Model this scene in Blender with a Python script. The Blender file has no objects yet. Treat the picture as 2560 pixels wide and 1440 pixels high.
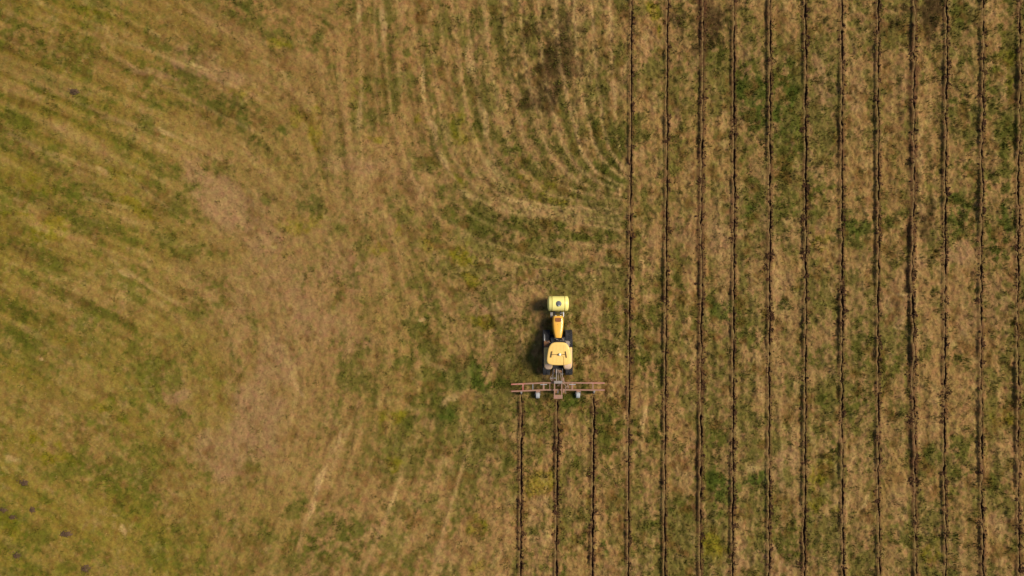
import bpy, bmesh, math, random
import numpy as np
from mathutils import Vector, Matrix
random.seed(7)
rng = np.random.default_rng(11)
R = math.radians
SC = bpy.context.scene
COL = SC.collection

# ------------------------------------------------------------------ camera, sky, sun, exposure
CAM_H = 70.0
S = 0.036                                   # metres on the ground per photo pixel (2560 wide)
cd = bpy.data.cameras.new("camera")
cam = bpy.data.objects.new("camera", cd); COL.objects.link(cam)
cam.location = (0, 0, CAM_H); cam.rotation_euler = (0, 0, 0)
cd.sensor_width = 36.0
cd.lens = 36.0 * CAM_H / (2560 * S)
cd.clip_end = 6000
SC.camera = cam
SUN_EL, SUN_AZ = 50.0, 13.0
w = bpy.data.worlds.new("World"); SC.world = w; w.use_nodes = True
nt = w.node_tree
sky = nt.nodes.new("ShaderNodeTexSky"); sky.sky_type = 'NISHITA'; sky.sun_disc = False
sky.sun_elevation = R(SUN_EL); sky.sun_rotation = R(90 - SUN_AZ)
bg = nt.nodes["Background"]; bg.inputs["Strength"].default_value = 0.075
nt.links.new(sky.outputs[0], bg.inputs["Color"])
ld = bpy.data.lights.new("sun", 'SUN'); ld.energy = 3.6; ld.angle = R(23); ld.color = (1.0, 0.925, 0.79)
sun = bpy.data.objects.new("sun", ld); COL.objects.link(sun)
tosun = Vector((math.cos(R(SUN_AZ)) * math.cos(R(SUN_EL)), math.sin(R(SUN_AZ)) * math.cos(R(SUN_EL)), math.sin(R(SUN_EL))))
sun.rotation_euler = tosun.to_track_quat('Z', 'Y').to_euler(); sun.location = (30, 8, 60)
SC.view_settings.view_transform = 'Standard'; SC.view_settings.look = 'None'
SC.view_settings.exposure = 0.3; SC.view_settings.gamma = 1.0
SC.cycles.max_bounces = 5

# ------------------------------------------------------------------ noise
def _h(ix, iy, seed):
    h = (ix.astype(np.int64) * 374761393 + iy.astype(np.int64) * 668265263 + seed * 974634541) & 0xffffffff
    h = ((h ^ (h >> 13)) * 1274126177) & 0xffffffff
    h = h ^ (h >> 16)
    return (h & 0xffff).astype(np.float32) / 65535.0
def vn(x, y, seed):
    xf = np.floor(x); yf = np.floor(y)
    u = (x - xf).astype(np.float32); v = (y - yf).astype(np.float32)
    u = u * u * (3 - 2 * u); v = v * v * (3 - 2 * v)
    a = _h(xf, yf, seed); b = _h(xf + 1, yf, seed); c = _h(xf, yf + 1, seed); d = _h(xf + 1, yf + 1, seed)
    return (a * (1 - u) + b * u) * (1 - v) + (c * (1 - u) + d * u) * v
def fbm(x, y, scale, seed, octaves=4, gain=0.5):
    """about 0..1, mean 0.5; scale = size in metres of the largest blotch"""
    t = 0.0; amp = 1.0; tot = 0.0; f = 1.0 / scale
    for o in range(octaves):
        a = 0.6 + o * 1.1
        xr = (x * math.cos(a) - y * math.sin(a)) * f + 17.3 * o
        yr = (x * math.sin(a) + y * math.cos(a)) * f - 9.1 * o
        t = t + amp * vn(xr, yr, seed + o * 31); tot += amp; amp *= gain; f *= 2.03
    return t / tot
def sstep(a, b, x):
    t = np.clip((x - a) / (b - a), 0, 1); return t * t * (3 - 2 * t)

# ------------------------------------------------------------------ mown directions of the sward
FLOW = [(100, 100, 1, .40), (400, 300, 1, .42), (200, 600, 1, .35), (500, 650, 1, .5), (150, 1000, 1, .5), (200, 1300, 1, .55),
        (450, 1200, 1, .9), (650, 150, 1, .5), (760, 60, 1, .55), (650, 500, .8, .7), (680, 850, .2, 1), (640, 1050, -.15, 1), (560, 1300, -.25, 1),
        (800, 1200, -.38, 1), (760, 1380, -.4, 1), (1000, 1280, -.35, 1), (1150, 1150, -.2, 1), (900, 700, .1, 1), (900, 950, -.1, 1),
        (905, 150, .02, 1), (905, 380, .05, 1), (980, 200, .08, 1), (1060, 300, .15, 1), (1180, 200, .14, 1), (1080, 440, .6, 1),
        (1210, 350, .25, 1), (1280, 480, 1, .8), (1400, 545, 1, .22), (1250, 570, 1, .45), (1450, 620, 1, .05), (1380, 200, .3, 1), (1450, 360, .25, 1),
        (1300, 60, .15, 1), (1520, 100, .02, 1), (1530, 800, 0, 1), (1300, 850, .1, 1), (1150, 850, .1, 1), (1200, 650, 1, .3), (1350, 1250, 0, 1)]
for _x in range(1600, 2700, 150):
    for _y in range(0, 1500, 200): FLOW.append((_x, _y, 0.01, 1))
_fx = np.array([(a - 1280) * S for a, b, c, d in FLOW]); _fy = np.array([(720 - b) * S for a, b, c, d in FLOW])
_fa = np.array([2 * math.atan2(-d, c) for a, b, c, d in FLOW])
def flow(x, y):
    cs = np.zeros_like(x); sn = np.zeros_like(x)
    for i in range(len(FLOW)):
        wgt = 1.0 / ((x - _fx[i]) ** 2 + (y - _fy[i]) ** 2 + 3.0) ** 1.6
        cs += wgt * math.cos(_fa[i]); sn += wgt * math.sin(_fa[i])
    a = 0.5 * np.arctan2(sn, cs)
    return np.cos(a), np.sin(a)
TX0, TX1, TY0, TY1, TD = -54.0, 54.0, -34.0, 34.0, 0.08
txs = np.arange(TX0, TX1, TD); tys = np.arange(TY0, TY1, TD)
TXX, TYY = np.meshgrid(txs.astype(np.float32), tys.astype(np.float32))
_cx, _cy = np.meshgrid(np.arange(TX0, TX1 + 1, 1.0), np.arange(TY0, TY1 + 1, 1.0))
_fcx, _fcy = flow(_cx, _cy)
# direction doubled so that bilinear sampling does not cancel
_c2, _s2 = _fcx ** 2 - _fcy ** 2, 2 * _fcx * _fcy
def bil(arr, x, y, x0, y0, d):
    gx = np.clip((x - x0) / d, 0, arr.shape[1] - 1.001); gy = np.clip((y - y0) / d, 0, arr.shape[0] - 1.001)
    ix = gx.astype(np.int32); iy = gy.astype(np.int32); u = (gx - ix).astype(np.float32); v = (gy - iy).astype(np.float32)
    return (arr[iy, ix] * (1 - u) + arr[iy, ix + 1] * u) * (1 - v) + (arr[iy + 1, ix] * (1 - u) + arr[iy + 1, ix + 1] * u) * v
def flow_at(x, y):
    a = 0.5 * np.arctan2(bil(_s2, x, y, TX0, TY0, 1.0), bil(_c2, x, y, TX0, TY0, 1.0))
    return np.cos(a), np.sin(a)
def lic(noise, step, n):
    acc = noise.copy(); 
    for sgn in (1, -1):
        px, py = TXX.copy(), TYY.copy()
        dx0, dy0 = flow_at(px, py)
        dx, dy = dx0 * sgn, dy0 * sgn
        for k in range(n):
            px = px + dx * step; py = py + dy * step
            iy = np.clip(((py - TY0) / TD).astype(np.int32), 0, noise.shape[0] - 1)
            ix = np.clip(((px - TX0) / TD).astype(np.int32), 0, noise.shape[1] - 1)
            acc += noise[iy, ix]
            if k % 3 == 2:
                nx, ny = flow_at(px, py); f = np.where(nx * dx + ny * dy < 0, -1, 1); dx, dy = nx * f, ny * f
    acc = acc / (2 * n + 1)
    return (acc - acc.mean()) / acc.std()
STREAK_L = lic(fbm(TXX, TYY, 0.55, 5, 2), 0.30, 13)            # long swaths
STREAK_G = lic(fbm(TXX, TYY, 1.15, 6, 4, .62), 0.16, 6)           # grass clumps drawn out along the rows
STREAK_W = lic(fbm(TXX, TYY, 2.4, 8, 3), 0.40, 12)            # broad mowing bands
STREAK_F = lic(rng.random(TXX.shape).astype(np.float32), 0.08, 5)  # short straw grain

# wheel lines of the headland turn above the tractor, and straight passes, rastered onto the same grid
TURN = [
 [(955, -20), (960, 100), (972, 220), (990, 330), (1025, 430), (1090, 520), (1180, 590), (1300, 635), (1420, 655), (1560, 665)],
 [(1030, -20), (1045, 120), (1070, 300), (1105, 410), (1170, 485), (1270, 530), (1400, 548), (1560, 575)],
 [(1165, -20), (1178, 130), (1205, 290), (1240, 410), (1290, 480), (1350, 512), (1440, 520), (1560, 520)],
 [(1390, -20), (1400, 150), (1430, 290), (1455, 380), (1490, 430), (1560, 465)],
 [(1540, -20), (1545, 200), (1552, 330), (1560, 400)]]
def resample(p, n):
    p = np.array(p, float); c = np.concatenate([[0], np.cumsum(np.hypot(*np.diff(p, axis=0).T))]); t = np.linspace(0, c[-1], n)
    q = np.stack([np.interp(t, c, p[:, 0]), np.interp(t, c, p[:, 1])], -1)
    k = np.ones(41) / 41; e = np.pad(q, ((20, 20), (0, 0)), mode='edge')
    return np.stack([np.convolve(e[:, j], k, 'valid') for j in (0, 1)], -1)
LINE_R = np.zeros(TXX.shape, np.float32); BAND_R = np.zeros(TXX.shape, np.float32)
def draw(arr, pts, wgt, seed):
    X = (pts[:, 0] - 1280) * S; Y = (720 - pts[:, 1]) * S
    t = np.arange(len(X)) * .06
    wv = fbm(t, t * 0 + seed, 3.0, seed, 3); X = X + (fbm(t, t * 0 + 9, 1.5, seed + 5, 2) - .5) * .25
    np.add.at(arr, (np.clip(((Y - TY0) / TD).astype(int), 0, arr.shape[0] - 1), np.clip(((X - TX0) / TD).astype(int), 0, arr.shape[1] - 1)), wgt * sstep(.20, .52, wv))
def gblur(a, sig):
    fy = np.fft.fftfreq(a.shape[0], TD)[:, None]; fx = np.fft.rfftfreq(a.shape[1], TD)[None]
    return np.fft.irfft2(np.fft.rfft2(a) * np.exp(-2 * (np.pi * sig) ** 2 * (fx ** 2 + fy ** 2)), a.shape).astype(np.float32)
_cv = [resample(p, 700) for p in TURN]; _sd = 800
for i_, steps in enumerate(((0, .5), (0, .25, .5, .75), (0, .2, .4, .6, .8), (0, .3, .6, .9))):
    for u_ in steps:
        draw(LINE_R, _cv[i_] * (1 - u_) + _cv[i_ + 1] * u_, 1.0 if u_ == 0 else .7, _sd); _sd += 3
        draw(BAND_R, _cv[i_] * (1 - u_ - .12) + _cv[i_ + 1] * (u_ + .12), .8, _sd); _sd += 3
for p, wg in (([(903, -20), (905, 420)], .9), ([(938, -20), (945, 300), (975, 420)], .6), ([(855, 1050), (765, 1300), (740, 1400)], 1.0), ([(1010, 1180), (950, 1330), (900, 1450)], .8), ([(1180, 1100), (1110, 1320), (1080, 1450)], .7), ([(900, 1000), (820, 1200)], .5), ([(735, 920), (745, 980), (725, 1060)], .7),
              ([(260, 85), (480, 165), (660, 250)], 1.0), ([(60, 195), (300, 300), (470, 380)], .7), ([(250, 290), (420, 330), (560, 400)], .7), ([(130, 380), (330, 450), (480, 560)], .7), ([(270, 640), (380, 720), (450, 760)], .8), ([(200, 490), (330, 520)], .6), ([(380, 200), (640, 330)], .6), ([(20, 330), (230, 440)], .5)):
    draw(LINE_R, resample(p, 500), wg, _sd); _sd += 3
LINE_R = gblur(LINE_R, .11); LINE_R = np.clip(LINE_R / np.percentile(LINE_R[LINE_R > .02], 90), 0, 1.3)
BAND_R = gblur(BAND_R, .22); BAND_R = np.clip(BAND_R / np.percentile(BAND_R[BAND_R > .02], 85), 0, 1.3)
# ------------------------------------------------------------------ furrow lines (photo pixels: x at given y)
FUR = [  # control points (y, x), heave strength, roughness
    ([(984, 1304), (1200, 1302.5), (1440, 1301.5)], .55, .5),
    ([(994, 1394.5), (1200, 1392.5), (1440, 1390.5)], .6, .6),
    ([(988, 1484.5), (1200, 1482.5), (1440, 1481)], .5, .5),
    ([(0, 1579), (200, 1578), (400, 1577), (600, 1575.5), (800, 1573.5), (1000, 1572.5), (1200, 1571), (1440, 1570.5)], .55, .15),
    ([(0, 1669), (120, 1668), (250, 1667), (400, 1667.5), (600, 1665.5), (800, 1664.5), (960, 1663.5), (1440, 1660.5)], .9, .2),
    ([(0, 1758.5), (200, 1757), (300, 1755.5), (420, 1754), (560, 1753), (700, 1754), (900, 1752), (1100, 1751), (1440, 1750.5)], .8, 1.0),
    ([(0, 1835), (200, 1834.5), (400, 1834.5), (600, 1835), (800, 1834), (1000, 1832.5), (1200, 1831.5), (1440, 1830.5)], .6, .45),
    ([(0, 1923.5), (300, 1924.5), (600, 1924), (900, 1922.5), (1200, 1922), (1440, 1921.5)], .7, .45),
    ([(0, 2013), (150, 2013.5), (400, 2014), (700, 2014), (960, 2013), (1250, 2010.5), (1440, 2011)], .75, .4),
    ([(0, 2105), (300, 2104), (600, 2105), (900, 2103.5), (1150, 2104.5), (1440, 2107)], .8, .4),
    ([(0, 2195), (200, 2194), (400, 2194.5), (700, 2194.5), (1000, 2195), (1200, 2196), (1440, 2197.5)], .75, .35),
    ([(0, 2286), (150, 2283.5), (300, 2284), (480, 2285), (700, 2277), (850, 2281), (1000, 2283), (1200, 2287), (1440, 2289)], 1.0, 1.0),
    ([(0, 2365), (150, 2366), (300, 2363), (600, 2362), (960, 2361), (1150, 2360), (1300, 2362.5), (1440, 2364)], .7, .4),
    ([(0, 2456), (180, 2457), (300, 2454), (600, 2452), (960, 2451), (1200, 2453), (1440, 2456)], .85, .3),
    ([(0, 2548), (200, 2549), (400, 2545), (600, 2544), (800, 2543.5), (1000, 2543), (1250, 2545), (1440, 2548.5)], .9, .3)]
FURW = []
for pts, st, ro in FUR:
    ys = np.array([(720 - p[0]) * S for p in pts])[::-1]; xs_ = np.array([(p[1] - 1280) * S for p in pts])[::-1]
    ytop = ys[-1] if pts[0][0] > 100 else 34.0
    FURW.append((ys, xs_, ytop, st, ro))
def fur_x(i, y):
    ys, xs_, ytop, st, ro = FURW[i]
    return np.interp(y, ys, xs_) + 0.05 * (fbm(y, y * 0 + i * 7.7, 1.3, 90 + i, 3) - 0.5) * 2 * (0.5 + ro)
def fur_heave(i, y):
    ys, xs_, ytop, st, ro = FURW[i]
    n = fbm(y, y * 0 + 3.1 * i, 2.6, 140 + i, 3)
    return st * (0.04 + 0.24 * sstep(.35, .70, n)) * (y < ytop) * sstep(0, 1.2, ytop - y + 0.4)

# ------------------------------------------------------------------ sward map: patches seen in the field  (px, py, rx, ry, angle, kind, amount)
PATCH = [
 (640, 700, 300, 330, 0, 't', .42), (590, 1080, 260, 260, 0, 't', .42), (860, 500, 260, 120, 20, 't', .3), (2330, 720, 150, 130, 0, 't', .3), (1720, 600, 140, 110, 0, 't', .3), (1990, 1200, 110, 150, 0, 't', .3), (2100, 230, 110, 130, 0, 't', .35),
 (2450, 280, 110, 300, 0, 'g', .35), (1920, 330, 90, 230, 0, 'g', .35),
 # tan, worn ground
 (560, 520, 110, 60, 40, 't', .9), (650, 600, 130, 70, 35, 't', .7), (500, 440, 90, 40, 30, 't', .7), (700, 690, 120, 90, 60, 't', .6), (640, 1040, 80, 130, 5, 't', 1.0),
 (560, 1140, 80, 90, 20, 't', .8), (690, 900, 90, 110, 0, 't', .7), (880, 420, 90, 40, 0, 't', .7), (1010, 470, 70, 40, 30, 't', .5), (560, 170, 170, 40, 25, 't', .6), (500, 180, 110, 16, 24, 't', .8),
 (380, 180, 130, 12, 24, 't', .6), (200, 210, 60, 18, 30, 't', .4), (440, 990, 60, 25, 10, 't', .8), (960, 430, 60, 40, 0, 't', .5), (860, 660, 130, 70, 20, 't', .5), (770, 800, 110, 70, 20, 't', .6),
 (1100, 750, 60, 60, 0, 't', .4), (1250, 760, 90, 40, 0, 't', .6), (1310, 690, 120, 30, 0, 't', .5), (1090, 1060, 60, 30, 10, 't', .4), (880, 830, 100, 60, 0, 't', .5), (1460, 780, 40, 60, 0, 't', .4),
 (1330, 330, 60, 100, 80, 't', .4), (1120, 60, 60, 60, 0, 't', .3), (1200, 130, 50, 80, 0, 't', .4), (1420, 60, 70, 50, 0, 't', .5), (1540, 210, 30, 70, 0, 't', .4), (1620, 110, 30, 70, 0, 't', .6), (1690, 290, 20, 60, 0, 't', .6),
 (1640, 580, 60, 40, 0, 't', .5), (1720, 590, 50, 60, 0, 't', .6), (1790, 590, 40, 50, 0, 't', .6), (1610, 640, 40, 60, 0, 't', .4), (1960, 740, 30, 110, 0, 't', .6), (2060, 220, 60, 80, 0, 't', .6), (2130, 230, 30, 80, 0, 't', .6), (2050, 620, 40, 40, 0, 't', .3),
 (2240, 230, 40, 90, 0, 't', .5), (2300, 650, 70, 50, 0, 't', .7), (2400, 630, 40, 30, 0, 't', .8), (2240, 760, 40, 100, 0, 't', .6), (2410, 790, 40, 90, 0, 't', .6), (2500, 780, 40, 120, 0, 't', .5), (2300, 360, 30, 60, 0, 't', .5), (2060, 880, 40, 60, 0, 't', .5),
 (1970, 1170, 45, 100, 0, 't', .7), (1940, 1400, 50, 60, 0, 't', .7), (1860, 1390, 60, 60, 0, 't', .5), (1710, 1170, 35, 70, 0, 't', .5), (1520, 1170, 35, 30, 0, 't', .7), (1360, 1270, 60, 40, 0, 't', .5), (1330, 1350, 40, 50, 0, 't', .5), (2240, 1250, 40, 60, 0, 't', .5), (2500, 1320, 40, 50, 0, 't', .6),
 (2050, 1410, 30, 40, 0, 't', .4), (1420, 1130, 40, 60, 0, 't', .5), (1370, 1100, 20, 60, 0, 't', .5), (1560, 1420, 70, 40, 0, 't', .6), (1090, 1390, 60, 60, 0, 't', .4), (930, 1330, 40, 50, 20, 't', .4), (960, 1190, 60, 40, 0, 't', .3),
 (1130, 520, 60, 24, 35, 'g', 1.0), (1200, 565, 75, 26, 25, 'g', 1.0), (1300, 590, 95, 24, 8, 'g', 1.0), (1430, 600, 90, 22, 0, 'g', .8), (1160, 940, 80, 50, 0, 'g', .9), (60, 1340, 90, 60, 0, 'g', .6), (330, 1250, 90, 60, 0, 'g', .6),
 # pale straw wisps
 (1610, 1045, 6, 42, 8, 'w', .9), (1210, 300, 9, 50, -12, 'w', .8), (1178, 150, 12, 50, -6, 'w', .6), (1240, 430, 10, 45, -28, 'w', .7), (1310, 510, 60, 8, 18, 'w', .8), (1080, 320, 8, 45, -14, 'w', .7), (1110, 400, 10, 40, -30, 'w', .7), (1170, 480, 30, 10, 35, 'w', .5),
 (1060, 210, 8, 60, -4, 'w', .6), (1440, 300, 7, 40, -10, 'w', .5), (1455, 370, 6, 30, -14, 'w', .5), (905, 280, 10, 70, 0, 'w', .5), (955, 60, 9, 60, 3, 'w', .7), (895, 30, 8, 40, 0, 'w', .6), (800, 1200, 9, 60, 20, 'w', .8), (780, 1270, 8, 30, 22, 'w', .7), (985, 1240, 8, 40, 20, 'w', .5),
 (845, 1100, 7, 40, 18, 'w', .5), (745, 960, 8, 40, -22, 'w', .6), (310, 680, 40, 9, 28, 'w', .5), (500, 165, 60, 8, 24, 'w', .5), (410, 330, 40, 9, 28, 'w', .5), (610, 730, 26, 10, 20, 'w', .4), (260, 430, 40, 10, 22, 'w', .5), (1055, 800, 10, 6, 0, 'w', .8), (2255, 736, 18, 4, 0, 'w', .7), (2250, 820, 20, 5, 10, 'w', .6), (2455, 745, 25, 5, 18, 'w', .5), (2160, 1260, 8, 40, 20, 'w', .6), (1885, 1170, 40, 25, 20, 'w', .5), (1130, 1000, 40, 18, -10, 'w', .5), (1000, 1010, 40, 14, 30, 'w', .3), (730, 930, 10, 30, 0, 'w', .4),
 (260, 1280, 60, 10, 25, 'w', .3), (310, 1330, 22, 12, 40, 'w', .5), (106, 900, 6, 5, 0, 'w', 1.0), (35, 1150, 30, 12, 25, 'w', .5),
 # dark green
 (60, 810, 60, 40, 20, 'g', .8), (80, 860, 70, 50, 20, 'g', .8), (100, 930, 60, 30, 20, 'g', .7), (440, 610, 70, 30, 20, 'g', .9), (490, 635, 40, 22, 20, 'g', .7), (560, 290, 70, 22, 28, 'g', .7), (625, 345, 60, 22, 30, 'g', .7), (600, 240, 40, 16, 15, 'y', .7), (40, 300, 60, 20, 20, 'g', .4), (10, 160, 20, 14, 0, 'g', .8), (65, 95, 50, 16, 20, 'g', .6), (165, 72, 30, 12, 0, 'g', .7),
 (100, 560, 120, 35, 20, 'y', .5), (180, 500, 110, 30, 20, 'g', .4), (280, 230, 90, 16, 28, 'g', .4), (200, 200, 60, 14, 30, 'y', .4), (370, 260, 60, 14, 28, 'g', .5), (430, 330, 50, 14, 28, 'g', .5), (300, 430, 60, 16, 25, 'y', .5), (340, 520, 80, 20, 28, 'y', .6), (90, 460, 70, 18, 25, 'y', .5),
 (230, 800, 80, 40, 10, 'g', .3), (250, 720, 70, 20, 30, 'b', .4), (330, 860, 70, 40, 20, 'g', .4), (160, 760, 40, 60, 0, 'b', .3), (250, 1020, 90, 30, 25, 'y', .6), (280, 1020, 60, 20, 25, 'g', .6), (120, 1130, 90, 40, 20, 'y', .6), (220, 1160, 60, 40, 20, 'g', .6), (300, 1240, 70, 40, 10, 'g', .6), (230, 1200, 60, 30, 20, 'g', .5), (330, 1300, 50, 30, 0, 'g', .5), (100, 1330, 80, 40, 10, 'g', .5), (30, 1330, 50, 40, 0, 'y', .8), (150, 1420, 60, 25, 0, 'g', .6), (220, 1340, 80, 22, 25, 'b', .2), (430, 1050, 50, 16, 0, 'g', .5), (40, 1440, 60, 20, 0, 'g', .5),
 (790, 310, 26, 60, 5, 'y', .95), (690, 110, 34, 14, 25, 'y', .9), (740, 280, 30, 40, 0, 'y', .6), (1150, 330, 45, 38, 0, 'y', 1.0), (1130, 330, 30, 30, 0, 'g', .5), (1185, 310, 20, 26, 0, 'g', .5), (930, 345, 18, 14, 0, 'y', .7), (1055, 300, 14, 20, 0, 'y', .6), (780, 90, 40, 30, 0, 'g', .5), (700, 340, 30, 60, 0, 'g', .3), (660, 340, 40, 40, 0, 'g', .5), (770, 520, 60, 40, 0, 'g', .5), (740, 560, 60, 40, 0, 'y', .5), (710, 650, 50, 30, 0, 'y', .5),
 (1180, 690, 28, 14, 10, 'y', .9), (1165, 640, 45, 28, 20, 'y', .8), (1200, 800, 28, 22, 0, 'y', .6), (1010, 530, 24, 12, 0, 'y', .6), (995, 570, 16, 14, 0, 'y', .6), (950, 620, 22, 26, 0, 'y', .4), (1060, 615, 26, 14, 30, 'y', .5), (980, 1155, 30, 26, 0, 'y', .8),
 (1180, 935, 62, 34, 5, 'G', 1.0), (1130, 920, 30, 22, 0, 'G', .8), (1220, 950, 40, 30, 0, 'G', .8), (1260, 960, 30, 30, 0, 'g', .8), (1110, 1040, 34, 20, 0, 'G', .7), (1030, 1055, 26, 14, 0, 'g', .8), (970, 1030, 50, 26, 0, 'y', .5), (1080, 1000, 80, 22, 20, 'g', .5), (1270, 1155, 30, 16, 0, 'g', .8), (1160, 530, 70, 22, 25, 'g', .9), (1250, 570, 90, 30, 15, 'g', .9), (1330, 560, 80, 34, 10, 'g', .8), (1400, 590, 70, 25, 0, 'g', .5), (1240, 595, 60, 18, 15, 'b', .6), (1420, 690, 60, 20, 0, 'g', .4), (1040, 810, 40, 60, 0, 'g', .5), (1010, 880, 40, 50, 0, 'g', .5), (1120, 850, 80, 50, 0, 'g', .3), (1060, 420, 40, 30, 40, 'g', .5), (1140, 440, 50, 20, 30, 'y', .4), (1350, 480, 90, 40, 0, 'y', .5), (1310, 380, 60, 50, 0, 'g', .4), (1530, 340, 40, 70, 0, 'g', .9), (1520, 420, 40, 50, 0, 'g', .7), (1600, 320, 30, 50, 0, 'g', .7), (1030, 140, 26, 40, 0, 'g', .6), (1050, 40, 24, 60, 0, 'b', .5),
 (1000, 1280, 50, 50, 20, 'g', .5), (1040, 1300, 50, 50, 0, 'b', .4), (860, 1330, 60, 50, 30, 'g', .7), (740, 1260, 24, 40, 15, 'g', .8), (740, 1330, 40, 40, 0, 'g', .6), (790, 1370, 50, 40, 0, 'g', .5), (880, 1390, 40, 20, 0, 'G', .5), (1200, 1320, 50, 30, 0, 'y', .6), (1180, 1420, 40, 40, 0, 'y', .4), (1160, 1290, 40, 30, 0, 'g', .4),
 (1370, 110, 150, 160, 0, 'b', .34), (1780, 60, 90, 120, 0, 'b', .4), (1390, 150, 40, 90, 10, 'b', .9), (1370, 220, 40, 50, 0, 'b', .9), (1420, 180, 30, 60, 0, 'b', .8), (1400, 130, 20, 40, 10, 'g', .6), (1340, 250, 40, 40, 0, 'b', .7), (1290, 20, 50, 30, 0, 'b', .4), (1250, 80, 40, 60, 0, 'b', .3), (1440, 270, 30, 40, 0, 'b', .5),
 (1780, 50, 50, 100, 0, 'b', .8), (1750, 110, 26, 90, 0, 'b', .7), (1690, 90, 14, 90, 0, 'b', .4), (1640, 30, 20, 60, 0, 'y', .8), (1830, 60, 20, 80, 0, 'b', .3), (2330, 40, 45, 50, 0, 'b', 1.0), (2300, 20, 60, 30, 0, 'b', .9), (2320, 90, 20, 30, 0, 'b', .6), (2230, 50, 30, 60, 0, 'b', .3), (2170, 40, 30, 50, 0, 't', .5),
 (1880, 230, 40, 60, 0, 'G', .8), (1870, 290, 40, 40, 0, 'G', .7), (1790, 150, 40, 30, 0, 'g', .6), (1860, 160, 30, 60, 0, 'g', .5), (1960, 240, 26, 90, 0, 'G', .7), (1985, 330, 24, 60, 0, 'g', .7), (1930, 300, 30, 40, 0, 'G', .6), (1890, 470, 40, 60, 0, 'g', .7), (1880, 540, 30, 50, 0, 'G', .5), (1960, 520, 30, 60, 0, 'g', .5), (2060, 70, 30, 50, 0, 'g', .3),
 (2410, 300, 40, 150, 0, 'g', .6), (2400, 540, 36, 70, 0, 'G', .6), (2490, 300, 30, 120, 0, 'g', .6), (2510, 560, 34, 100, 0, 'G', .6), (2400, 30, 30, 60, 0, 'g', .6), (2480, 20, 40, 40, 0, 'g', .5), (2520, 170, 30, 100, 0, 'y', .4), (2430, 440, 30, 60, 0, 'g', .5), (2400, 190, 40, 60, 0, 'g', .4), (2320, 180, 30, 60, 0, 'g', .4), (2150, 560, 40, 40, 0, 'G', .6), (2060, 520, 30, 60, 0, 'g', .5), (2130, 600, 50, 30, 0, 'g', .6), (2060, 610, 30, 50, 0, 'y', .4), (2230, 540, 40, 40, 0, 'g', .5), (2310, 540, 40, 60, 0, 'b', .5), (2270, 600, 20, 50, 0, 'b', .5), (2240, 900, 60, 40, 0, 'g', .5), (2160, 900, 40, 70, 0, 'g', .5), (2140, 820, 30, 30, 0, 'g', .4), (2320, 880, 30, 60, 0, 'g', .5), (2420, 900, 40, 50, 0, 'g', .4),
 (1830, 760, 40, 60, 0, 'G', .6), (1790, 760, 30, 50, 0, 'g', .7), (1860, 830, 40, 40, 0, 'g', .6), (1730, 830, 40, 30, 0, 'g', .4), (1610, 800, 50, 60, 0, 'g', .4), (1540, 760, 30, 50, 0, 'y', .3), (1690, 700, 40, 60, 0, 'g', .4), (1960, 780, 26, 40, 0, 'G', .5), (1990, 900, 40, 50, 0, 'g', .5), (1640, 900, 40, 60, 0, 'g', .5), (1720, 660, 40, 30, 0, 'b', .3),
 (1510, 1030, 50, 50, 0, 'g', .6), (1330, 1020, 40, 30, 0, 'g', .8), (1370, 1060, 40, 40, 0, 'g', .6), (1440, 1010, 50, 30, 0, 'G', .6), (1520, 1080, 50, 40, 0, 'g', .7), (1590, 1080, 20, 40, 0, 'g', .6), (1650, 1080, 30, 40, 0, 'g', .6), (1340, 1210, 50, 40, 0, 'y', .9), (1290, 1220, 20, 30, 0, 'y', .5), (1380, 1200, 20, 30, 0, 'y', .7), (1460, 1190, 30, 60, 0, 'g', .5), (1540, 1150, 50, 30, 0, 'y', .3), (1500, 1360, 26, 30, 0, 'G', .7), (1400, 1420, 40, 30, 0, 'G', .5), (1800, 1230, 40, 60, 0, 'G', .7), (1790, 1100, 40, 40, 0, 'g', .5), (1780, 1370, 30, 30, 0, 'y', .8), (1890, 1210, 50, 30, 0, 'G', .7), (1700, 1270, 50, 30, 0, 'g', .5), (1640, 1330, 40, 40, 0, 'g', .4), (1460, 1330, 40, 60, 0, 'g', .4),
 (2060, 1180, 40, 50, 0, 'y', .6), (2050, 1270, 40, 40, 0, 'y', .6), (2090, 1130, 20, 30, 0, 'g', .7), (2150, 1020, 50, 40, 0, 'g', .5), (2180, 990, 40, 30, 0, 'g', .6), (2060, 990, 40, 30, 0, 'g', .4), (1970, 1340, 40, 60, 0, 'g', .6), (2020, 1380, 50, 40, 0, 'g', .4), (2260, 1330, 40, 40, 0, 'g', .6), (2240, 1030, 50, 60, 0, 'g', .4), (2320, 1140, 50, 40, 0, 'g', .6), (2400, 1110, 40, 40, 0, 'g', .4), (2400, 1210, 40, 50, 0, 'g', .5), (2330, 1370, 40, 40, 0, 'y', .4), (2400, 1300, 40, 60, 0, 'g', .3), (2490, 1030, 50, 30, 0, 'y', .4), (2480, 1210, 40, 40, 0, 'g', .4), (2520, 1360, 30, 40, 0, 'g', .5), (2060, 1100, 30, 60, 0, 'g', .4),
 (480, 1310, 60, 40, 0, 'b', .25), (440, 1100, 60, 30, 0, 'b', .45), (500, 1160, 60, 40, 20, 'b', .3), (620, 1220, 40, 60, 0, 'b', .3), (700, 760, 40, 40, 0, 'b', .2), (1000, 940, 60, 30, 0, 'b', .2), (560, 60, 120, 30, 25, 'b', .3), (640, 20, 60, 20, 10, 'g', .5), (760, 30, 60, 50, 10, 'b', .25), (900, 250, 60, 60, 0, 'y', .3),
 (130, 10, 80, 20, 15, 'g', .4), (230, 30, 60, 20, 10, 'y', .4), (1240, 800, 60, 40, 0, 'b', .25), (1470, 820, 40, 40, 0, 'b', .3), (60, 250, 40, 30, 30, 'b', .4),
]
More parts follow.
